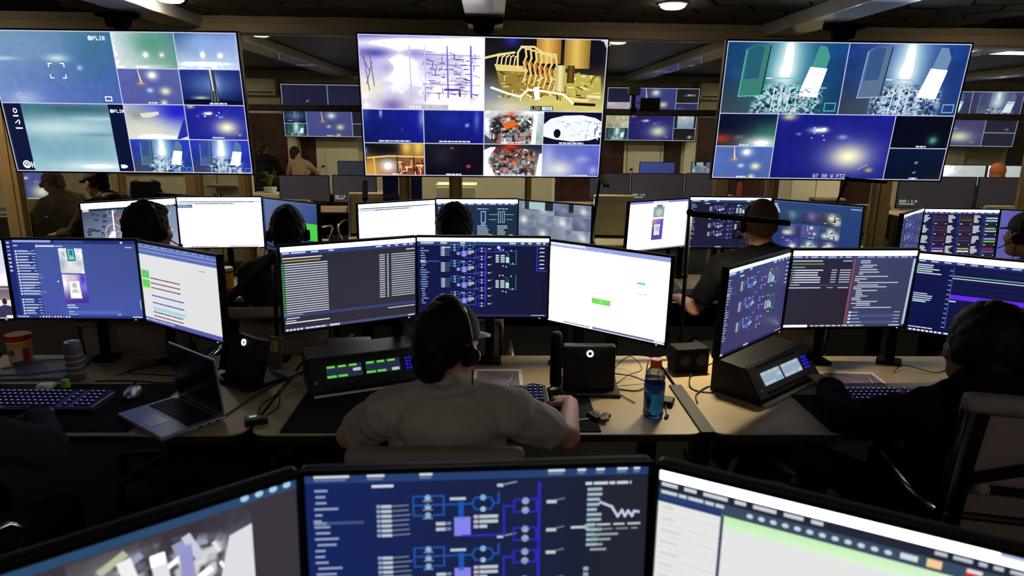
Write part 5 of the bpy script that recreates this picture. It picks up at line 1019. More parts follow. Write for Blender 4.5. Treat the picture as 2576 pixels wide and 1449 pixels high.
mat('jacket_brown', (84, 68, 54), .9, spec=.15, scale=18, bump=.4); mat('sleeve_slate', (44, 52, 60), .9, spec=.15, scale=18, bump=.4); mat('shirt_tan', (170, 140, 108), .9, scale=18); mat('trousers', (24, 25, 30), .9, scale=30, bump=.2); mat('cap_black', (18, 18, 20), .85, scale=60, bump=.3); mat('brim_lit', (226, 227, 230), .8, scale=60, bump=.2); mat('cap_taupe', (108, 98, 88), .85, scale=60, bump=.2); mat('cap_moss', (62, 70, 70), .85, scale=60, bump=.2); mat('collar_cream', (196, 184, 158), .9, scale=30, bump=.3)

def capsule(bm, p0, r0, p1, r1, seg=14):
    p0, p1 = Vector(p0), Vector(p1); ax = (p1 - p0); L = ax.length or 1e-4; t = ax / L; n = t.orthogonal().normalized(); b = t.cross(n); rings = []
    prof = [(-r0 * math.cos(a), r0 * math.sin(a)) for a in (.15, .5, .9, 1.3)] + [(L + r1 * math.cos(a), r1 * math.sin(a)) for a in (1.3, .9, .5, .15)]
    for s, r in prof: rings.append([bm.verts.new(p0 + t * s + (n * math.cos(a) + b * math.sin(a)) * r) for a in [2 * math.pi * k / seg for k in range(seg)]])
    for A, D in zip(rings, rings[1:]):
        for i in range(seg): bm.faces.new((A[i], A[(i + 1) % seg], D[(i + 1) % seg], D[i]))
    bm.faces.new(rings[0][::-1]); bm.faces.new(rings[-1])

def blob_mesh(name, prims, vox, smooth=4, noise=0.0, infl=0.0, nscale=14.0):
    bm = bmesh.new()
    for p in prims:
        if p[0] == 'c': capsule(bm, p[1], p[2] + infl, p[3], p[4] + infl)
        else:
            vs = bmesh.ops.create_uvsphere(bm, u_segments=20, v_segments=14, radius=1.0)['verts']
            bmesh.ops.scale(bm, vec=[x + infl for x in p[2]], verts=vs)
            if len(p) > 3 and p[3] is not None: bmesh.ops.rotate(bm, cent=(0, 0, 0), matrix=p[3], verts=vs)
            bmesh.ops.translate(bm, vec=p[1], verts=vs)
    bmesh.ops.recalc_face_normals(bm, faces=bm.faces)
    me = bpy.data.meshes.new(name + '_src'); bm.to_mesh(me); bm.free()
    o = bpy.data.objects.new('tmp', me); C.objects.link(o)
    m = o.modifiers.new('r', 'REMESH'); m.mode = 'VOXEL'; m.voxel_size = vox
    if smooth: s = o.modifiers.new('s', 'SMOOTH'); s.factor = .5; s.iterations = smooth
    dg = bpy.context.evaluated_depsgraph_get(); out = bpy.data.meshes.new_from_object(o.evaluated_get(dg))
    bpy.data.objects.remove(o); bpy.data.meshes.remove(me); out.name = name
    if noise:
        n = len(out.vertices); co = np.empty(n * 3, np.float32); out.vertices.foreach_get('co', co); co = co.reshape(-1, 3)
        no = np.empty(n * 3, np.float32); out.vertices.foreach_get('normal', no); no = no.reshape(-1, 3); q = co * nscale
        d = np.sin(q[:, 0] * 1.7 + 2.1 * np.sin(q[:, 2] * .9)) * np.sin(q[:, 2] * 1.3 + q[:, 1] * 1.9) + .6 * np.sin(q[:, 0] * 3.1 + q[:, 2] * 2.7 + 1.3 * np.sin(q[:, 1] * 2)) * np.cos(q[:, 1] * 2.3)
        out.vertices.foreach_set('co', (co + no * d[:, None] * noise).ravel()); out.update()
    out.polygons.foreach_set('use_smooth', [True] * len(out.polygons)); return out

def person(label, pos, ang, head, sh, shw, hip, Larm, Rarm, shirt, skin='skin', hair='hair_black', hairkind='short', hyaw=0, hpitch=0, vox=.010, sleeve='long', cap=None, headset=None, hood=False, group=None, fat=1.0, collar=None):
    t = thing('person', label, 'person', (pos[0], pos[1], 0), R(ang), group); ca, sa = math.cos(R(ang)), math.sin(R(ang))
    def loc(p): dx, dy = p[0] - pos[0], p[1] - pos[1]; return Vector((dx * ca + dy * sa, -dx * sa + dy * ca, p[2]))
    H, S, P = loc(head), loc(sh), loc(hip); HM = Matrix.Rotation(R(hyaw), 3, 'Z') @ Matrix.Rotation(R(hpitch), 3, 'X')
    h = lambda x, y, z: H + HM @ Vector((x, y, z))
    b = []; torso = []; arms = []; legs = []
    b += [('e', h(0, -.012, .02), (.076, .096, .103), HM), ('e', h(0, .03, -.03), (.062, .066, .092), HM), ('e', h(0, .05, -.09), (.042, .044, .032), HM), ('c', h(0, .092, .0), .009, h(0, .108, -.028), .014), ('e', h(0, .088, -.062), (.024, .014, .010), HM)]
    for s in (-1, 1): b += [('e', h(s * .080, -.004, -.012), (.011, .026, .033), HM), ('e', h(s * .030, .083, .004), (.013, .010, .008), HM), ('e', h(s * .045, .06, -.03), (.024, .024, .022), HM)]
    nb = S + Vector((0, .0, .02)); b += [('c', nb, .058 * fat, h(0, -.022, -.06), .052)]
    ch = P * .35 + S * .65; ch.z = S.z - .15
    torso += [('e', Vector((P.x, P.y, P.z + .05)), (.165 * fat, .125 * fat, .11)), ('c', Vector((P.x, P.y, P.z + .08)), .132 * fat, Vector((ch.x, ch.y, ch.z - .02)), .13 * fat), ('e', ch, (shw * .88, .12 * fat, .16)), ('c', S + Vector((-shw + .02, 0, -.045)), .066, S + Vector((shw - .02, 0, -.045)), .066), ('e', S + Vector((0, -.035, -.05)), (shw * .8, .085, .09))]
    for s in (-1, 1): torso += [('c', S + Vector((s * .03, -.012, .03)), .045, S + Vector((s * (shw - .02), -.01, -.03)), .055)]
    hands = []; tails = []
    for s, A in ((-1, Larm), (1, Rarm)):
        if A is None: continue
        sj = S + Vector((s * shw, .005, -.055)); el = loc(A[0]); wr = loc(A[1]); hd = (loc(A[2]) - wr).normalized() if len(A) > 2 else (wr - el).normalized()
        arms.append((sj, el, wr)); b += [('c', sj, .05, el, .040), ('c', el, .044, wr, .029)]
        up = Vector((0, 0, 1)); sd = hd.cross(up).normalized() * (-s); n = sd.cross(hd).normalized() * (1 if sd.cross(hd).z > 0 else -1)
        M = Matrix((sd, hd, n)).transposed()
        b.append(('e', wr + hd * .05, (.040, .052, .020), M)); b.append(('c', wr, .026, wr + hd * .03, .026))
        for k, (o, ln) in enumerate(((.030, .92), (.010, 1.0), (-.010, .95), (-.029, .78))):
            p = wr + hd * .088 + sd * o; p1 = p + (hd + n * .12) * .034 * ln; p2 = p1 + (hd * .85 - n * .45) * .027 * ln; p3 = p2 + (hd * .45 - n * .8) * .021 * ln
            b += [('c', p - hd * .02, .0105, p1, .0095), ('c', p1, .0095, p2, .0088), ('c', p2, .0088, p3, .0075)]
        q0 = wr + hd * .025 + sd * .030; q1 = q0 + sd * .026 + hd * .026 - n * .006; q2 = q1 + hd * .030 + sd * .004 - n * .010
        b += [('c', q0, .014, q1, .0115), ('c', q1, .0115, q2, .0095)]
    for s in (-1, 1):
        hj = P + Vector((s * .095, .02, .0)); kn = Vector((hj.x + s * .05, hj.y + .42, .50)); an = Vector((kn.x, kn.y + .03, .09)); legs += [('c', hj, .085 * fat, kn, .058), ('c', kn, .058, an, .040)]; b += [('c', an, .038, an + Vector((0, 0, -.03)), .034), ('c', an + Vector((0, -.03, -.05)), .035, an + Vector((0, .14, -.06)), .03)]
    link('body', blob_mesh('body', b + torso + legs, vox), skin, t)
    for p in legs[1::2]: an = p[3]; link('shoe', blob_mesh('shoe', [('c', an + Vector((0, -.035, -.048)), .042, an + Vector((0, .15, -.055)), .036), ('c', an + Vector((0, -.01, .03)), .046, an + Vector((0, -.01, -.03)), .044)], .010, 3), 'matte_black', t)
    sl = []
    for sj, el, wr in arms:
        if sleeve == 'short': mid = sj * .42 + el * .58; sl += [('c', sj, .058, mid, .058), ('e', sj + Vector((0, 0, .018)), (.056, .062, .050))]
        else: sl += [('c', sj, .060, el, .052), ('c', el, .052, el * .12 + wr * .88, .038)]
    if hood: sl += [('e', S + Vector((0, -.085, .045)), (.125, .06, .065)), ('c', S + Vector((-.10, -.03, .05)), .04, S + Vector((.10, -.03, .05)), .04)]
    else:
        ring = [S + Vector((.066 * fat * math.cos(a), -.008 + .066 * fat * math.sin(a), .040 + .012 * -math.sin(a))) for a in [R(30 * k) for k in range(13)]]
        sl += [('c', p, .010, q, .010) for p, q in zip(ring, ring[1:])] + [('c', S + Vector((0, -.012, .0)), .062 * fat, S + Vector((0, -.010, .022)), .060 * fat)]
    link('hoodie' if hood else 'shirt', blob_mesh('shirt', torso + sl, vox, 5, .0042 if vox < .012 else 0, .010, 21), shirt, t)
    link('trousers', blob_mesh('trousers', [('e', Vector((P.x, P.y, P.z + .01)), (.165 * fat, .13 * fat, .10))] + legs, .014, 3, 0, .008), 'trousers', t)
    if collar: link('collar', blob_mesh('collar', [('c', S + Vector((-.05, -.05, .05)), .035, S + Vector((.05, -.05, .05)), .035), ('c', S + Vector((-.05, -.05, .05)), .03, S + Vector((-.08, .03, .02)), .03), ('c', S + Vector((.05, -.05, .05)), .03, S + Vector((.08, .03, .02)), .03)], .008, 3, .002), collar, t)
    if hairkind:
        hp = {'short': [('e', h(0, -.022, .030), (.083, .100, .106), HM), ('e', h(0, -.078, -.035), (.062, .034, .062), HM)],
              'curly': [('e', h(0, -.018, .034), (.090, .106, .110), HM), ('e', h(0, -.07, -.03), (.074, .046, .07), HM), ('e', h(0, .03, .085), (.07, .06, .045), HM)],
              'bushy': [('e', h(0, -.02, .036), (.098, .112, .116), HM), ('e', h(0, -.06, -.05), (.086, .06, .08), HM)],
              'buzz': [('e', h(0, -.016, .025), (.0785, .097, .104), HM)]}[hairkind]
        link('hair', blob_mesh('hair', hp, .006 if vox < .011 else .009, 2, {'short': .0022, 'curly': .003, 'bushy': .002, 'buzz': 0}[hairkind], 0, 60), hair, t)
    if cap:
        dome, brim = cap; c_ = B(); rr = []
        for k in range(8): a = R(4 + 12.2 * k); rr.append((math.cos(a), math.sin(a)))
        c_.loft([[h(.087 * q * math.cos(w), -.012 + .107 * q * math.sin(w), .045 + .090 * z) for w in [2 * math.pi * i / 24 for i in range(24)]] for q, z in [(1.0, -.18)] + rr]); cp = c_.obj('cap', dome, t, smooth=True)
        v = B(); arc = [R(28 + 124 * i / 12) for i in range(13)]; inner = [(.086 * math.cos(a), -.012 + .105 * math.sin(a)) for a in arc]; outer = [(.088 * math.cos(a), .075 * (math.sin(a) ** .7) + .095 * math.sin(a) - .012) for a in arc]
        ring = lambda z: [h(x, y, z - .25 * max(0, y - .08) - .6 * x * x) for x, y in inner + outer[::-1]]
        v.loft([ring(.034), ring(.040)]); v.obj('brim', brim, cp if False else t, smooth=False)
        B().sph(h(0, -.012, .138), .008, u=10, v=6).obj('cap_button', dome, t)
    if headset:
        hl, sides, mic = headset[:3]; band = len(headset) < 4; q = thing('headset', hl, 'headset', (pos[0], pos[1], 0), R(ang))
        ex = .009 if hairkind in ('bushy', 'curly') or cap else 0.0
        arc = [h((.086 + ex) * math.cos(a), -.012, -.005 + (.137 + ex) * math.sin(a)) for a in [R(4 + 172 * k / 20) for k in range(21)]]
        if not band: arc = arc[-6:] if sides[0] < 0 else arc[:6]
        B().tube(arc, .007, 8, rad=[.0045 + .003 * math.sin(math.pi * k / 20) for k in range(len(arc))]).obj('headband', 'black_plastic', q, smooth=True)
        if band: B().tube([p + HM @ Vector((0, 0, .006)) for p in arc[5:16]], .006, 8).obj('band_trim', 'aluminium', q, smooth=True)
        for s in sides:
            B().cyl(h(s * .082, -.006, -.012), h(s * .102, -.006, -.012), .029, .024, 18).obj('ear_cup', 'matte_black', q); B().cyl(h(s * .076, -.006, -.012), h(s * .084, -.006, -.012), .031, .031, 18).obj('ear_pad', 'black_sheet', q)
        if mic: s = mic; B().tube([h(s * .105, 0, -.02), h(s * .108, .05, -.06), h(s * .085, .10, -.085), h(s * .05, .12, -.085)], .003, 6).obj('microphone_boom', 'black_plastic', q); B().sph(h(s * .046, .122, -.085), (.012, .008, .008), u=10, v=6).obj('microphone', 'matte_black', q)
        B().tube([h(sides[0] * .1, -.01, -.045), h(sides[0] * .115, -.02, -.10), h(sides[0] * .10, .02, -.17), S + Vector((sides[0] * .10, .07, -.06))], .0022, 6).obj('cord', 'cable_black', q)
    return t

person('man in a grey shirt and dark cap reaching for the mouse, seen from behind', (-.13, 1.86), 0, (-.118, 1.845, 1.132), (-.115, 1.81, .985), .185, (-.13, 1.86, .55),
       ((-.44, 1.98, .79), (-.235, 2.27, .785), (-.17, 2.33, .775)), ((.245, 1.95, .80), (.285, 2.205, .795), (.272, 2.30, .775)), 'shirt_grey', vox=.006, hyaw=-38, hpitch=-6, sleeve='short', cap=('cap_black', 'brim_lit'), headset=('black headset worn over the dark cap of the grey-shirted man', (1, -1), 0), fat=1.08)  # monitor light on the dark cap's brim is put into its pale colour
person('operator at the left edge of whom only a slate sleeve shows', (-1.66, 1.60), -14, (-1.60, 1.70, 1.23), (-1.60, 1.62, 1.06), .2, (-1.64, 1.62, .55),
       ((-1.92, 1.88, .80), (-1.80, 2.16, .785), (-1.76, 2.24, .77)), ((-1.285, 1.83, .83), (-1.49, 2.11, .80), (-1.53, 2.19, .775)), 'sleeve_slate', vox=.009)
person('operator in a dark hoodie and headset at the right edge', (1.48, 1.92), 6, (1.452, 1.85, 1.125), (1.485, 1.84, .985), .21, (1.46, 1.93, .55),
       ((1.20, 2.08, .80), (1.30, 2.40, .795), (1.315, 2.48, .785)), ((1.82, 2.06, .80), (1.70, 2.30, .785), (1.66, 2.37, .775)), 'hoodie_dark', skin='skin_dark', vox=.007, hairkind='bushy', hood=True, headset=('headset with a pale band on the dark-hooded operator', (-1, 1), 0), hyaw=12)
person('curly-haired operator with a headset in front of the map monitor', (-1.60, 3.20), 0, (-1.60, 3.20, 1.245), (-1.60, 3.17, 1.09), .19, (-1.60, 3.20, .56),
       ((-1.88, 3.42, .80), (-1.78, 3.70, .785)), ((-1.40, 3.42, .80), (-1.58, 3.70, .785)), 'shirt_black', vox=.009, hair='hair_brown', hairkind='curly', hyaw=-28, headset=('small headset on the curly-haired operator', (1, -1), 1))
person('operator in a green-grey shirt in front of the green block monitor', (-.98, 3.30), 8, (-.985, 3.30, 1.222), (-.975, 3.27, 1.065), .19, (-.97, 3.30, .56),
       ((-1.23, 3.52, .80), (-1.40, 3.80, .785)), ((-.70, 3.52, .80), (-.80, 3.80, .785)), 'shirt_green', vox=.009, hair='hair_black', headset=('headset on the operator in the green-grey shirt', (-1, 1), -1), sleeve='short', hyaw=4)
person('dark-haired operator below the middle television', (-.17, 3.20), 0, (-.17, 3.20, 1.252), (-.17, 3.17, 1.09), .19, (-.17, 3.20, .56),
       ((-.44, 3.42, .80), (-.36, 3.70, .785)), ((.10, 3.42, .80), (.02, 3.70, .785)), 'shirt_black', vox=.009, hair='hair_black', hairkind='curly')
person('bald operator in a black tee below the right television', (1.34, 3.26), 0, (1.318, 3.25, 1.290), (1.345, 3.22, 1.125), .205, (1.345, 3.26, .56),
       ((1.085, 3.42, .815), (1.085, 3.72, .795), (1.06, 3.80, .775)), ((1.64, 3.45, .80), (1.56, 3.76, .785)), 'shirt_black', vox=.008, hair='hair_buzz', hairkind='buzz', sleeve='short', headset=('single-ear headset on the bald operator', (-1,), -1, 'ear'), fat=1.05)
person('operator in a grey hoodie and dark cap at the right edge', (2.93, 3.48), 12, (2.875, 3.50, 1.205), (2.95, 3.46, 1.045), .21, (2.95, 3.50, .55),
       ((2.70, 3.66, .80), (2.78, 3.86, .785)), ((3.22, 3.68, .80), (3.14, 3.86, .785)), 'hoodie_grey', vox=.009, hood=True, cap=('cap_moss', 'cap_moss'), headset=('thin headset over the dark cap at the right edge', (-1, 1), -1), hyaw=10)
person('man in a brown jacket and taupe cap turned to the left', (-3.20, 5.88), 68, (-3.37, 5.93, 1.225), (-3.27, 5.90, 1.065), .2, (-3.12, 5.87, .56),
       ((-3.48, 5.72, .82), (-3.68, 5.84, .79)), ((-3.40, 6.14, .82), (-3.62, 6.12, .79)), 'jacket_brown', vox=.009, hair='hair_brown', cap=('cap_taupe', 'cap_taupe'), hpitch=-10, collar='collar_cream', fat=1.15)
person('figure built as the reflection of the capped man, further left, head lowered', (-4.24, 6.86), 70, (-4.35, 6.92, 1.125), (-4.26, 6.88, .985), .19, (-4.14, 6.86, .56),
       ((-4.46, 6.74, .80), (-4.62, 6.92, .79)), ((-4.38, 7.08, .80), (-4.56, 7.12, .79)), 'jacket_brown', skin='skin_dark', vox=.011, hair='hair_brown', cap=('cap_taupe', 'cap_taupe'), hpitch=-24)  # glass reflection of the jacketed man, modelled as a separate figure
person('red-haired person in front of the white far monitors', (7.25, 9.55), 0, (7.244, 9.58, 1.16), (7.24, 9.56, 1.0), .19, (7.24, 9.58, .55), ((7.0, 9.8, .8), (7.1, 10.0, .78)), ((7.5, 9.8, .8), (7.4, 10.0, .78)), 'shirt_black', vox=.014, hair='hair_red', hairkind='bushy')
person('dark-clothed person seated by the far left window', (-4.0, 12.2), 10, (-4.0, 12.2, 1.30), (-4.0, 12.18, 1.13), .2, (-4.0, 12.2, .6), ((-4.26, 12.36, .85), (-4.16, 12.55, .8)), ((-3.74, 12.36, .85), (-3.84, 12.55, .8)), 'shirt_black', vox=.014, hair='hair_brown')
person('person in a tan shirt bending by the far white pilaster', (-3.36, 12.2), -30, (-3.44, 12.28, 1.20), (-3.36, 12.2, 1.06), .2, (-3.30, 12.1, .6), ((-3.6, 12.36, .85), (-3.5, 12.55, .8)), ((-3.1, 12.36, .85), (-3.2, 12.55, .8)), 'shirt_tan', vox=.014, hair='hair_brown')

# ---------------------------------------------------------------- bar lamps
def bar_lamp(label, base, top, end, desk=ZD, w=.035, group='slim black bar lamps', strip='led_strip'):
    bx, by = base; t = thing('bar_lamp', label, 'lamp', (bx, by, desk), 0, group); T = Vector(top) - Vector((bx, by, desk)); E = Vector(end) - Vector((bx, by, desk))
    B().box((0, 0, .006), (.10, .08, .012), bev=.004).obj('clamp', 'matte_black', t); B().tube([(0, 0, .012), tuple(T * .5 + Vector((0, 0, .0))), tuple(T)], .009).obj('post', 'matte_black', t); B().sph(tuple(T), .016, u=10, v=8).obj('hinge', 'matte_black', t)
    d = (E - T); L = d.length; x = d / L; z = Vector((0, 0, 1)); y = z.cross(x).normalized(); z = x.cross(y); M = Matrix((x, y, z)).transposed()
    B().box((0, 0, 0), (L, w, .014), bev=.004).box((0, -w / 2 + .0015, -.008), (L, .003, .016)).box((0, w / 2 - .0015, -.008), (L, .003, .016)).obj('bar', 'matte_black', t, loc=tuple(T + d / 2), rot=M.to_euler()); B().box((0 if strip == 'led_strip' else -L * .32, 0, -.0066), (L * (.9 if strip == 'led_strip' else .3), w * .55, .0016)).obj('light_strip', strip, t, loc=tuple(T + d / 2), rot=M.to_euler())
bar_lamp('black bar lamp crossing the head of the bald operator', (.845, 2.83), (.845, 2.83, 1.398), (1.29, 2.87, 1.355), strip='led_strip_lit')
bar_lamp('black bar lamp pointing down beside the pale list monitor', (-.92, 2.82), (-.905, 2.80, 1.20), (-1.035, 2.52, 1.06), strip='led_strip_low')
bar_lamp('black bar lamp below the right television', (2.20, 4.55), (2.42, 4.56, 1.42), (2.70, 4.58, 1.405))
bar_lamp('black bar lamp behind the map monitor', (-2.16, 4.55), (-2.21, 4.58, 1.274), (-1.905, 4.60, 1.252))
bar_lamp('bar lamp with a pale tip under the right end of the middle television', (.66, 4.55), (.74, 4.57, 1.43), (.745, 4.34, 1.375))
bar_lamp('bar lamp with a pale tip under the left end of the middle television', (-.86, 4.55), (-.835, 4.58, 1.36), (-.80, 4.36, 1.275))

# ---------------------------------------------------------------- desk equipment
def intercom(label, x, y, yaw, face, lcd):
    t = thing('intercom_panel', label, 'intercom', (x, y, ZD), R(yaw)); w = .46
    pr = [(-.115, .0), (-.115, .018), (-.035, .128), (.10, .135), (.10, .0)]; b = B(); b.prism([(-w / 2, a, z) for a, z in pr], (w, 0, 0)); b.obj('case', 'black_plastic', t)
    th = math.atan2(.08, .110); n = Vector((0, -math.cos(th), math.sin(th))); d = Vector((0, math.sin(th), math.cos(th))); o = Vector((0, -.115, .018)); L = .136
    def on(u, v, sx, sz, m, name, par=t, lift=.003, th_=.006): return B().box((0, 0, 0), (sx, th_, sz), bev=.0015).obj(name, m, par, loc=tuple(o + Vector((u, 0, 0)) + d * v + n * lift), rot=(-th, 0, 0))
    on(0, L / 2, w - .01, L - .008, face, 'front_plate')
    for k, u in enumerate((-.095, .055)):
        s = on(u, L * .52, .135, .052, lcd[0], 'display', lift=.0075, th_=.004)
        for v, q in ((.019, lcd[1]), (-.019, lcd[1])):
            for i in range(3 if v > 0 else 2): on(u - .05 + i * .042, L * .52 + v, .030 if v > 0 else .036, .009, q, 'display_tag', lift=.0105, th_=.002)
        on(u + .047, L * .52 - (.0 if k == 0 else .018), .03, .012, 'lcd_pale', 'display_tag', lift=.0105, th_=.002)
    for i in range(3):
        for j in range(4): on(.150 + i * .014, L * .36 + j * .014, .010, .008, 'lcd_blue', 'key', lift=.0085, th_=.004)
    kb = o + Vector((.208, 0, 0)) + d * L * .6; B().cyl(tuple(kb + n * .005), tuple(kb + n * .022), .016, .014).obj('knob', 'matte_black', t)
    for i in range(12): on(-.165 + i * .025, L * .90, .017, .008, 'key_black', 'lever_key', lift=.009, th_=.006); on(-.165 + i * .025, L * .13, .017, .008, 'key_black', 'lever_key', lift=.009, th_=.006)
    B().box((-.02, -.125, .004), (w - .06, .018, .008), bev=.002).obj('front_lip', 'cream_label', t)
    g = on(-.207, L * .25, .012, .012, 'chrome', 'jack', lift=.008)
intercom('wide intercom console with two green displays left of the grey-shirted man', -.50, 2.585, 22, 'panel_charcoal', ('lcd_dim', 'lcd_green'))
intercom('intercom console with pale displays on the right desk', 1.115, 2.545, 38.8, 'panel_grey', ('lcd_cool', 'lcd_pale'))

def ring_terminal(label, x, y, yaw, lean):
    t = thing('desk_terminal', label, 'desk terminal', (x, y, ZD), R(yaw)); rt = (-R(lean), 0, 0)
    B().box((0, .0, .10), (.20, .05, .18), bev=.008).obj('body', 'black_plastic', t, rot=rt); B().prism([(-.10, -.027, .185), (.10, -.027, .185), (.06, -.027, .165), (.03, -.027, .145), (-.03, -.027, .145), (-.06, -.027, .165)], (0, .004, 0)).obj('brow', 'panel_charcoal', t, rot=rt)
    r = B(); n = 24; rr = [[(math.cos(2 * math.pi * k / n) * q, -.031 + e, .160 + math.sin(2 * math.pi * k / n) * q) for k in range(n)] for q, e in ((.0075, 0), (.0135, 0), (.0135, .004), (.0075, .004))]; r.loft(rr + [rr[0]], cap=False); r.obj('ring_light', 'white_led', t, rot=rt)
    B().box((0, .03, .008), (.24, .19, .016), bev=.006).obj('foot', 'black_plastic', t)
    hs = B(); hs.box((-.128, -.005, .13), (.045, .045, .22), bev=.016, seg=3); hs.obj('handset', 'matte_black', t, rot=rt); B().tube([(-.128, 0, .03), (-.17, -.05, .02), (-.15, -.10, .008), (-.10, -.06, .02)], .004).obj('cord', 'cable_black', t)
ring_terminal('upright black terminal with a glowing ring right of the man', .385, 2.46, -2, 4)
ring_terminal('tilted black terminal with a glowing ring behind the laptop', -.98, 2.56, -38, 16)

def keyboard(label, x, y, yaw, m_case, glow):
    t = thing('keyboard', label, 'keyboard', (x, y, ZD + .004), R(yaw), 'backlit keyboards'); w, d = .43, .145
    B().prism([(-w / 2, -d / 2, 0), (-w / 2, d / 2, 0), (-w / 2, d / 2, .028), (-w / 2, -d / 2, .014)], (w, 0, 0)).obj('case', m_case, t); tl = math.atan2(.014, d)
    B().box((0, -.002, .0222), (w - .024, d - .028, .002)).obj('backlight', glow, t, rot=(0, 0, 0)).rotation_euler = (tl, 0, 0)
    kb_ = B().box((0, 0, 0), (.0155, .0155, .007), bev=.002, seg=1); kb_.box((0, .002, .0036), (.007, .004, .0006)); km = kb_.mesh('key'); km.materials.append(MATS['key_black']); km.materials.append(MATS['key_legend' if glow == 'key_glow' else 'key_black'])
    for p in km.polygons:
        if all(abs(km.vertices[i].co.x) < .004 and km.vertices[i].co.z > .003 for i in p.vertices): p.material_index = 1
    for j in range(5):
        for i in range(20):
            if i in (14, 16) and j != 9: continue
            o = bpy.data.objects.new('key', km); C.objects.link(o); o.parent = t; yy = -d / 2 + .024 + j * .024; o.location = (-w / 2 + .022 + i * .0204, yy, .0265 + (yy) * math.tan(tl)); o.rotation_euler = (tl, 0, 0)
    B().box((w / 2 + .003, 0, .012), (.006, d, .022), bev=.002).obj('side_trim', 'aluminium', t)
keyboard('backlit keyboard on the left mat beside the slate sleeve', -1.615, 2.33, -1, 'black_plastic', 'key_glow'); keyboard('backlit keyboard before the grey-shirted man', .0, 2.375, 0, 'panel_grey', 'key_glow'); keyboard('backlit keyboard under the printed photo on the right desk', 1.49, 2.35, 0, 'black_plastic', 'key_glow')

def mouse(label, x, y, yaw, m, z=ZD + .004):
    t = thing('mouse', label, 'mouse', (x, y, z), R(yaw)); me = blob_mesh('shell', [('e', Vector((0, 0, .012)), (.031, .056, .024))], .004, 2)
    co = [v.co for v in me.vertices]
    for v in me.vertices: v.co.z = max(0, v.co.z)
    link('shell', me, m, t); B().cyl((-.004, .03, .032), (.004, .03, .032), .009, seg=12).obj('wheel', 'matte_black', t)
mouse('silver mouse on the left mat', -1.335, 2.41, 10, 'aluminium'); mouse('black mouse under the hand of the grey-shirted man', .272, 2.315, 4, 'black_plastic')

t = thing('laptop', 'open silver laptop with a dark screen overhanging the left desk edge', 'laptop', (-1.10, 2.205, ZD + .004), R(-39)); w, d = .31, .222
B().box((0, 0, .009), (w, d, .016), bev=.005).obj('base', 'silver_laptop', t); B().box((0, .035, .0172), (w - .04, .10, .001)).obj('keyboard_well', 'laptop_black', t); B().box((0, -.062, .0174), (.10, .062, .001)).obj('touchpad', 'aluminium', t); B().box((0, .098, .0175), (w - .06, .014, .002)).obj('vent_bar', 'panel_charcoal', t)
km = B().box((0, 0, 0), (.0155, .0145, .002)).mesh('key'); km.materials.append(MATS['key_black'])
for j in range(5):
    for i in range(14): o = bpy.data.objects.new('key', km); C.objects.link(o); o.parent = t; o.location = (-.124 + i * .019, -.002 + j * .0185, .0182)
lid = B().box((0, 0, .105), (w, .008, .21), bev=.003).obj('lid', 'silver_laptop', t, loc=(0, .108, .017), rot=(R(5), 0, 0)); B().box((0, -.0045, .108), (w - .008, .002, .196)).obj('screen', 'laptop_black', lid); B().cyl((-.12, .112, .014), (.12, .112, .014), .007).obj('hinge', 'panel_charcoal', t)
for i in range(3): B().box((w / 2, .02 + i * .03, .009), (.002, .014, .005)).obj('port', 'matte_black', t)

t = thing('drink_bottle', 'clear bottle of blue drink with an orange cap', 'bottle', (.587, 2.235, ZD)); B().lathe([(.02, 0), (.033, .002), (.037, .012), (.0355, .03), (.0365, .12), (.034, .135), (.036, .15), (.028, .172), (.018, .185), (.0165, .195)], seg=32).obj('bottle', 'clear_plastic', t, smooth=True)
B().lathe([(.018, .003), (.031, .005), (.0348, .014), (.0336, .03), (.0345, .118), (.032, .134), (.0335, .142)], seg=32).obj('drink', 'blue_drink', t, smooth=True); B().lathe([(.0372, .095), (.0376, .13), (.0372, .13), (.0368, .095)], seg=32).obj('label_band', 'blue_wrap', t, smooth=True); B().lathe([(.0195, .186), (.020, .19), (.020, .211), (.018, .215), (.004, .215)], seg=24).obj('cap', 'orange_cap', t)
t = thing('drink_can', 'tall grey drink can on the left desk', 'can', (-1.645, 2.59, ZD)); B().lathe([(.024, 0), (.032, .008), (.033, .014), (.033, .138), (.028, .152), (.027, .156)]).obj('body', 'can_grey', t, smooth=True); B().lathe([(.027, .154), (.0275, .158), (.025, .157), (.01, .155), (.002, .155)]).obj('lid', 'aluminium', t); B().box((0, .006, .1585), (.012, .02, .002)).obj('pull_tab', 'chrome', t)
for i in range(9): B().lathe([(.0334, .02 + i * .012), (.0334, .024 + i * .012)], seg=20).obj('print_line', 'paper', t) if i % 2 else None
t = thing('snack_tub', 'tub with a red lid and yellow label at the left edge', 'food tub', (-2.00, 2.80, ZD)); B().lathe([(.040, 0), (.043, .01), (.045, .10), (.045, .105)]).obj('tub', 'cream_label', t, smooth=True); B().lathe([(.0458, .066), (.0462, .092)]).obj('label_band', 'yellow_label', t); B().lathe([(.047, .098), (.049, .102), (.049, .118), (.046, .122), (.01, .122)]).obj('lid', 'red_plastic', t); B().box((.040, -.024, .035), (.014, .02, .06), rot=(0, 0, R(-28))).obj('label_patch', 'red_plastic', t); B().cyl((-.006, -.0435, .05), (-.006, -.0455, .05), .013).obj('emblem', 'plant_green', t)
t = thing('snack_tub', 'red-lidded tub on the back desk beside the green-shirted arm', 'food tub', (-1.565, 3.95, ZD)); B().lathe([(.040, 0), (.042, .01), (.044, .13)]).obj('tub', 'red_plastic', t, smooth=True); B().lathe([(.0448, .05), (.0455, .13)]).obj('label_band', 'yellow_label', t); B().lathe([(.046, .13), (.048, .135), (.048, .165), (.044, .17), (.01, .17)]).obj('lid', 'cream_label', t); B().lathe([(.0485, .14), (.0485, .152)]).obj('lid_stripe', 'red_plastic', t)
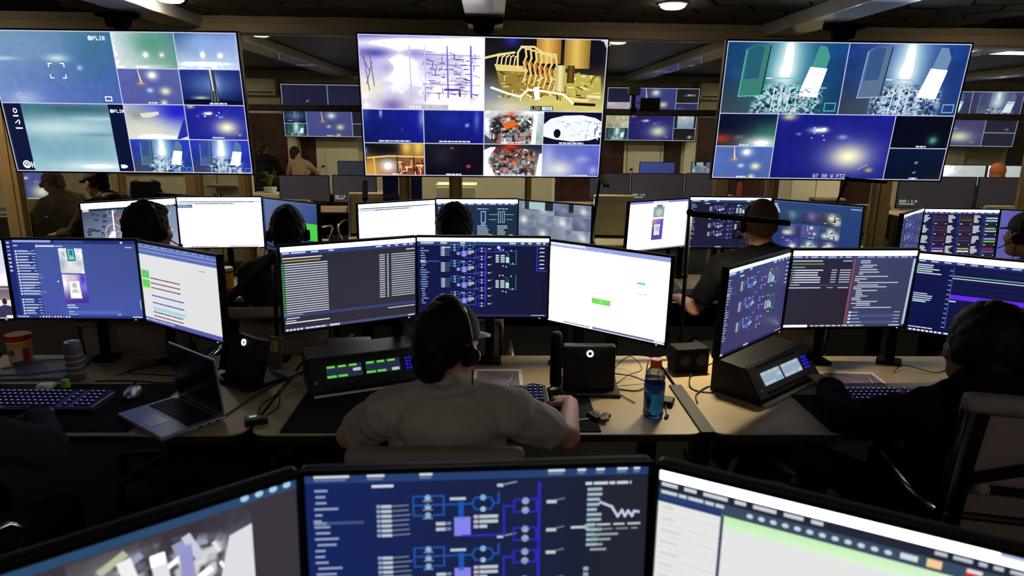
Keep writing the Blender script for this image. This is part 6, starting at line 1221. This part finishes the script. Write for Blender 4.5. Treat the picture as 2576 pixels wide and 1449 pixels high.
t = thing('earbud_case', 'small white earbud case behind the left keyboard', 'earbud case', (-1.70, 2.485, ZD)); B().box((0, 0, .012), (.062, .046, .024), bev=.011, seg=3).obj('case', 'white_plastic', t); B().box((0, -.022, .017), (.01, .004, .003)).obj('hinge_light', 'chrome', t)
t = thing('plastic_pot', 'lime green plastic pot beside the earbud case', 'pot', (-1.632, 2.495, ZD)); B().lathe([(.014, 0), (.017, .006), (.015, .03), (.012, .036), (.002, .036)]).obj('pot', 'lime_plastic', t); B().lathe([(.0165, .012), (.0172, .016)]).obj('rim', 'lime_plastic', t)
t = thing('closed_tablet', 'blue-grey tablet lying behind the left keyboard', 'tablet', (-1.845, 2.69, ZD), R(3)); B().box((0, 0, .006), (.30, .24, .012), bev=.004).obj('shell', mat('slate_shell', (84, 100, 122), .45), t); B().box((0, 0, .0122), (.276, .21, .001)).obj('cover', 'panel_charcoal' if False else mat('slate_cover', (72, 88, 112), .5), t)
def sheet(label, x, y, yaw, w, d):
    t = thing('printed_photo', label, 'paper', (x, y, ZD), R(yaw)); B().box((0, 0, .001), (w, d, .002)).obj('sheet', 'paper', t); B().box((0, .006, .0022), (w * .86, d * .72, .0006)).obj('picture', mat('print_maroon', (112, 84, 96), .7, var=.4, scale=9, col2=(120, 116, 142)), t)
    B().tube([(w * .08, -.06, .0028), (w * .25, -.03, .0028), (w * .30, .03, .0028)], .001, 6).obj('picture_arc', 'paper', t)
sheet('printed photo with a white border before the dark navy diagram monitor', .035, 2.595, 0, .20, .215); sheet('printed photo with a white border on the right desk', 1.51, 2.575, -4, .23, .20)
t = thing('key_bunch', 'bunch of car keys beside the mouse', 'keys', (.372, 2.205, ZD)); B().box((0, 0, .012), (.035, .06, .018), rot=(0, 0, .5), bev=.007, seg=3).obj('fob', 'black_plastic', t); B().box((.035, -.006, .012), (.03, .045, .018), rot=(0, 0, -.7), bev=.006, seg=3).obj('fob', 'panel_charcoal', t); B().box((-.035, -.012, .005), (.05, .012, .004), rot=(0, 0, .3)).obj('key_blade', 'chrome', t); B().tube([(.012 * math.cos(a) + .01, .012 * math.sin(a) + .03, .012) for a in [R(30 * k) for k in range(13)]], .0015, 6).obj('key_ring', 'chrome', t); B().box((.03, -.03, .018), (.03, .010, .006), rot=(0, 0, .2)).obj('key_blade', 'chrome', t)
t = thing('usb_hub', 'black hub with a green light at the left joint of the desks', 'usb hub', (-.80, 2.175, ZD), R(20)); B().box((0, 0, .011), (.075, .04, .022), bev=.005).obj('case', 'black_plastic', t); B().box((-.01, .012, .0225), (.024, .010, .002)).obj('indicator', mat('hub_light', (120, 190, 170), .5, emit=(160, 230, 205), strength=.5), t)
t = thing('adapter_dongle', 'black adapter lying right of the blue drink bottle', 'adapter', (.665, 2.34, ZD), R(-25)); B().box((0, 0, .011), (.05, .06, .022), bev=.006).obj('case', 'black_plastic', t); B().tube([(0, -.03, .011), (.01, -.07, .004), (.02, -.11, .003)], .002, 6).obj('lead', 'cable_black', t); B().box((.022, -.125, .004), (.012, .03, .008), bev=.002).obj('plug', 'matte_black', t)
t = thing('speaker_box', 'black box with two round dials at the joint of the desks', 'speaker', (.845, 2.70, ZD), R(10)); B().box((0, 0, .055), (.15, .09, .11), bev=.008).obj('case', 'matte_black', t)
for s in (-1, 1): B().cyl((s * .036, -.045, .06), (s * .036, -.049, .06), .026, .024).obj('dial', 'panel_charcoal', t)
t = thing('docking_station', 'black docking box under the dark table monitor', 'docking station', (-.61, 2.79, ZD), R(6)); B().box((0, 0, .05), (.20, .11, .10), bev=.012).obj('case', 'black_plastic', t); B().box((0, -.057, .07), (.05, .004, .006)).obj('slot', 'cable_grey', t)
t = thing('note_pad', 'yellow pad in a clear holder behind the tilted terminal', 'note pad', (-.90, 2.72, ZD), R(-25)); B().box((0, 0, .07), (.075, .012, .13), rot=(R(-14), 0, R(0)), bev=.003).obj('holder', mat('holder_grey', (120, 112, 104), .4), t); B().box((-.005, -.012, .10), (.058, .006, .045), rot=(R(-14), 0, 0)).obj('pad', 'yellow_paper', t); B().box((.0, -.011, .055), (.06, .006, .05), rot=(R(-14), 0, 0)).obj('card', 'kraft', t)
tag(B().box((-.865, 2.655, ZD + .0015), (.15, .10, .003), rot=(0, 0, R(-38))).obj('paper_sheet', mat('paper_blue', (120, 134, 165), .7)), 'loose bluish sheet beside the tilted terminal', 'paper')

def cable(label, pts, m='cable_black', r=.0028):
    P = [Vector(p) for p in pts]; out = []
    for i in range(len(P) - 1):
        p0, p1, p2, p3 = P[max(i - 1, 0)], P[i], P[i + 1], P[min(i + 2, len(P) - 1)]
        for k in range(6):
            u = k / 6; out.append(.5 * ((2 * p1) + (p2 - p0) * u + (2 * p0 - 5 * p1 + 4 * p2 - p3) * u * u + (3 * p1 - p0 - 3 * p2 + p3) * u ** 3))
    out.append(P[-1]); tag(B().tube(out, r, 6).obj('cable', m, smooth=True), label, 'cable', 'loose cables on the desks')
z = ZD + .004
cable('thin cable looping from the ring terminal past the blue bottle', [(.50, 2.52, z), (.57, 2.60, z + .01), (.63, 2.62, z + .03), (.60, 2.72, z + .05), (.53, 2.68, z + .01), (.51, 2.55, z), (.50, 2.44, z), (.545, 2.34, z)], r=.002)
cable('thick black cable leaving the ring terminal to the right', [(.50, 2.54, z + .04), (.57, 2.54, z + .03), (.64, 2.56, z), (.66, 2.66, z), (.70, 2.80, z)])
cable('black cable under the thick one right of the ring terminal', [(.50, 2.48, z), (.58, 2.46, z), (.64, 2.52, z + .01), (.65, 2.62, z + .02)])
cable('black cable running along the left joint of the desks', [(-.80, 2.20, z), (-.83, 2.32, z), (-.80, 2.45, z), (-.78, 2.56, z + .01), (-.74, 2.66, z)])
cable('black cable arching over the left joint beside the intercom', [(-.68, 2.70, z), (-.76, 2.58, z + .03), (-.79, 2.44, z + .02), (-.765, 2.30, z), (-.80, 2.22, z)])
cable('brown cable crossing the tan desk behind the laptop', [(-.94, 2.18, z), (-.90, 2.34, z), (-.86, 2.48, z), (-.80, 2.62, z), (-.74, 2.70, z)])
cable('grey cable coiled on the left tablet', [(-1.99, 2.66, z + .012), (-1.88, 2.76, z + .014), (-1.74, 2.76, z + .014), (-1.70, 2.68, z + .014), (-1.80, 2.62, z + .012), (-1.98, 2.585, z + .012)], 'cable_grey')
cable('tangled black cable under the blue chat monitor', [(-1.50, 2.62, z), (-1.42, 2.70, z + .02), (-1.30, 2.72, z), (-1.22, 2.62, z), (-1.34, 2.58, z + .02), (-1.48, 2.66, z), (-1.38, 2.76, z), (-1.22, 2.74, z + .01)])
cable('second tangled cable behind the silver mouse', [(-1.56, 2.56, z), (-1.40, 2.56, z), (-1.28, 2.54, z), (-1.18, 2.58, z), (-1.12, 2.66, z)])
cable('black cable from the right intercom towards the desk joint', [(.90, 2.47, z), (.86, 2.44, z), (.80, 2.48, z), (.82, 2.58, z + .01), (.86, 2.66, z)])
cable('second black cable from the right intercom', [(.92, 2.50, z), (.87, 2.50, z), (.80, 2.42, z), (.78, 2.34, z)])
cable('thin cable arching behind the right intercom', [(.92, 2.72, z), (.98, 2.70, z + .04), (1.05, 2.74, z + .05), (1.06, 2.80, z)])
cable('reddish cable bundle behind the printed photo on the right', [(1.72, 2.66, z), (1.80, 2.72, z + .01), (1.90, 2.66, z), (2.0, 2.72, z)], r=.002)
cable('cable arching behind the wide intercom', [(-.52, 2.69, z), (-.44, 2.76, z + .03), (-.38, 2.74, z + .02), (-.34, 2.70, z)])
cable('short cable behind the middle keyboard', [(.13, 2.46, z), (.16, 2.50, z + .01), (.21, 2.49, z + .008), (.235, 2.46, z)])

# ---------------------------------------------------------------- things beyond and on the glass
t = thing('camera_rig', 'small camera and black viewfinder clamped on the dark crossbar', 'camera', (1.32, YG - .03, 1.898)); B().box((0, -.03, .01), (.05, .09, .02)).obj('clamp', 'matte_black', t); B().cyl((0, -.03, .02), (0, -.03, .14), .016).obj('stem', 'matte_black', t); B().box((0, -.03, .165), (.10, .10, .075), bev=.008).obj('body', 'panel_charcoal', t); B().cyl((0, .02, .165), (0, .06, .165), .03).obj('lens', 'matte_black', t); B().box((.15, -.05, .055), (.18, .025, .10), bev=.006).obj('viewfinder', 'matte_black', t); B().cyl((.0, -.04, .07), (.07, -.045, .06), .008).obj('arm', 'red_plastic', t)
def ac(label, x, z):
    t = thing('air_conditioner', label, 'air conditioner', (x, 12.9, z), 0, 'wall air conditioners'); B().box((0, 0, 0), (.9, .2, .30), bev=.03, seg=3).obj('case', 'far_white', t); B().box((0, -.09, -.10), (.78, .04, .02)).obj('outlet', 'matte_black', t); B().box((0, -.105, -.115), (.78, .03, .008)).obj('flap', 'far_white', t); B().box((.3, -.102, .06), (.12, .006, .03)).obj('display', 'white_plastic', t)
ac('white wall air conditioner beside the left television', -4.32, 2.36); ac('white wall air conditioner left of the right television', 4.28, 2.39); ac('white wall air conditioner at the right edge', 10.2, 2.33)
t = thing('potted_plant', 'green bushy plant on the far white cabinet', 'plant', (-2.88, 9.0, .84)); B().lathe([(.05, 0), (.07, .01), (.085, .07), (.08, .075)]).obj('pot', 'pot_white', t); rg = random.Random(3)
for k in range(16):
    a = 2 * math.pi * rg.random(); l = .10 + .12 * rg.random(); d = Vector((math.cos(a), math.sin(a), 0)); p0 = Vector((0, 0, .07)); p1 = p0 + d * .05 + Vector((0, 0, l)); p2 = p1 + d * .10 + Vector((0, 0, -.02)); s = d.cross(Vector((0, 0, 1))) * .016; b = B()
    b.loft([[p0 - s * .3, p0 + s * .3, p0 + s * .3 + d * .002, p0 - s * .3 + d * .002], [p1 - s, p1 + s, p1 + s + d * .003, p1 - s + d * .003], [p2 - s * .1, p2 + s * .1, p2 + s * .1 + d * .002, p2 - s * .1 + d * .002]]); b.obj('leaf', 'plant_green', t)
def cabinet(label, x, y, w, h, d, shelf=None):
    t = thing('cabinet', label, 'cabinet', (x, y, 0), 0, None); B().box((0, 0, h / 2), (w, d, h), bev=.006).obj('body', 'far_white', t)
    for s in (-1, 1): dd = B().box((s * w / 4, -d / 2 - .008, h / 2), (w / 2 - .02, .016, h - .06), bev=.004).obj('door', 'far_white', t); B().box((s * .04, -d / 2 - .024, h * .62), (.012, .018, .12)).obj('handle', 'matte_black', dd)
    if shelf: B().box((w * .2, -d / 2 - .1, shelf), (w * .6, .2, .025)).obj('shelf', 'kraft', t)
cabinet('white cabinet with a brown shelf below the left television', -3.36, 8.7, .62, 1.32, .4, .98); cabinet('low white cabinet under the green plant', -2.86, 9.0, .5, .84, .35); cabinet('white cabinet behind the wide beige post', 4.55, 9.6, .7, 1.16, .4, .8); cabinet('low white cabinet below the middle television', -.42, 8.6, .5, 1.02, .4)
for x0, x1, l in ((-1.10, -.94, 'blue panel standing for a screen reflection, left of the beige post'), (-.82, -.70, 'narrow blue panel standing for a screen reflection, right of the beige post')):
    t = thing('reflection_panel', l, 'reflection panel', ((x0 + x1) / 2, 7.0, 0), 0, 'blue reflection panels beyond the glass'); B().box((0, 0, .68), (x1 - x0, .03, 1.16), bev=.008).obj('panel', 'blue_reflection', t); B().box((0, 0, .05), (x1 - x0, .22, .1)).obj('foot', 'frame_metal', t)  # television reflection in the glass, put into the panels' blue colour
t = thing('red_cylinder', 'narrow rust red cylinder beyond the glass near the right television', 'cylinder', (3.33, 9.0, 0)); B().lathe([(.028, 0), (.032, .02), (.032, .98), (.02, 1.03), (.01, 1.05)]).obj('cylinder', 'rust_red', t, smooth=True); B().box((0, 0, 1.06), (.09, .02, .02)).obj('valve', 'matte_black', t)
t = thing('file_box', 'cream file box with ribbed front on the desk at the left edge', 'file box', (-4.92, 7.40, ZD)); B().box((0, .06, .09), (.26, .16, .17)).obj('box', 'cream_label', t)
for k in range(5): B().box((0, -.024, .03 + k * .03), (.25, .012, .016), bev=.003).obj('rib', 'cream_label', t)
t = thing('desk_phone', 'grey desk phone on the desk at the left edge', 'phone', (-5.25, 7.40, ZD), R(12)); B().prism([(-.09, -.08, 0), (-.09, .09, 0), (-.09, .09, .07), (-.09, -.08, .02)], (.18, 0, 0)).obj('base', 'panel_grey', t); B().box((-.06, 0, .065), (.04, .17, .03), bev=.01).obj('handset', 'panel_charcoal', t); B().box((.03, .03, .055), (.08, .05, .004), rot=(R(16), 0, 0)).obj('display', mat('phone_lcd', (70, 70, 90), .4), t)
def back_console(label, x, y, yaw):
    t = thing('desk_console', label, 'console', (x, y, ZD), R(yaw), 'small consoles in the far room'); B().prism([(-.22, -.12, 0), (-.22, .12, 0), (-.22, .12, .10), (-.22, -.08, .03)], (.44, 0, 0)).obj('case', 'panel_charcoal', t); B().box((0, .03, .085), (.30, .10, .006), rot=(R(18), 0, 0)).obj('face', mat('console_face', (92, 82, 112), .5), t)
back_console('dark console below the left lock screen', -1.45, 7.98, 4); back_console('dark console left of the photograph page monitor', 1.42, 7.98, -3); back_console('dark console beside the wide beige post', 6.2, 7.98, 0)
back_console('dark console on the back desk beside the bald operator', .95, 4.02, 14); back_console('dark console on the back desk beside the curly-haired operator', -2.15, 4.0, 12)
keyboard('keyboard on the back desk beside the bald operator', 1.32, 3.96, 0, 'black_plastic', 'key_black');
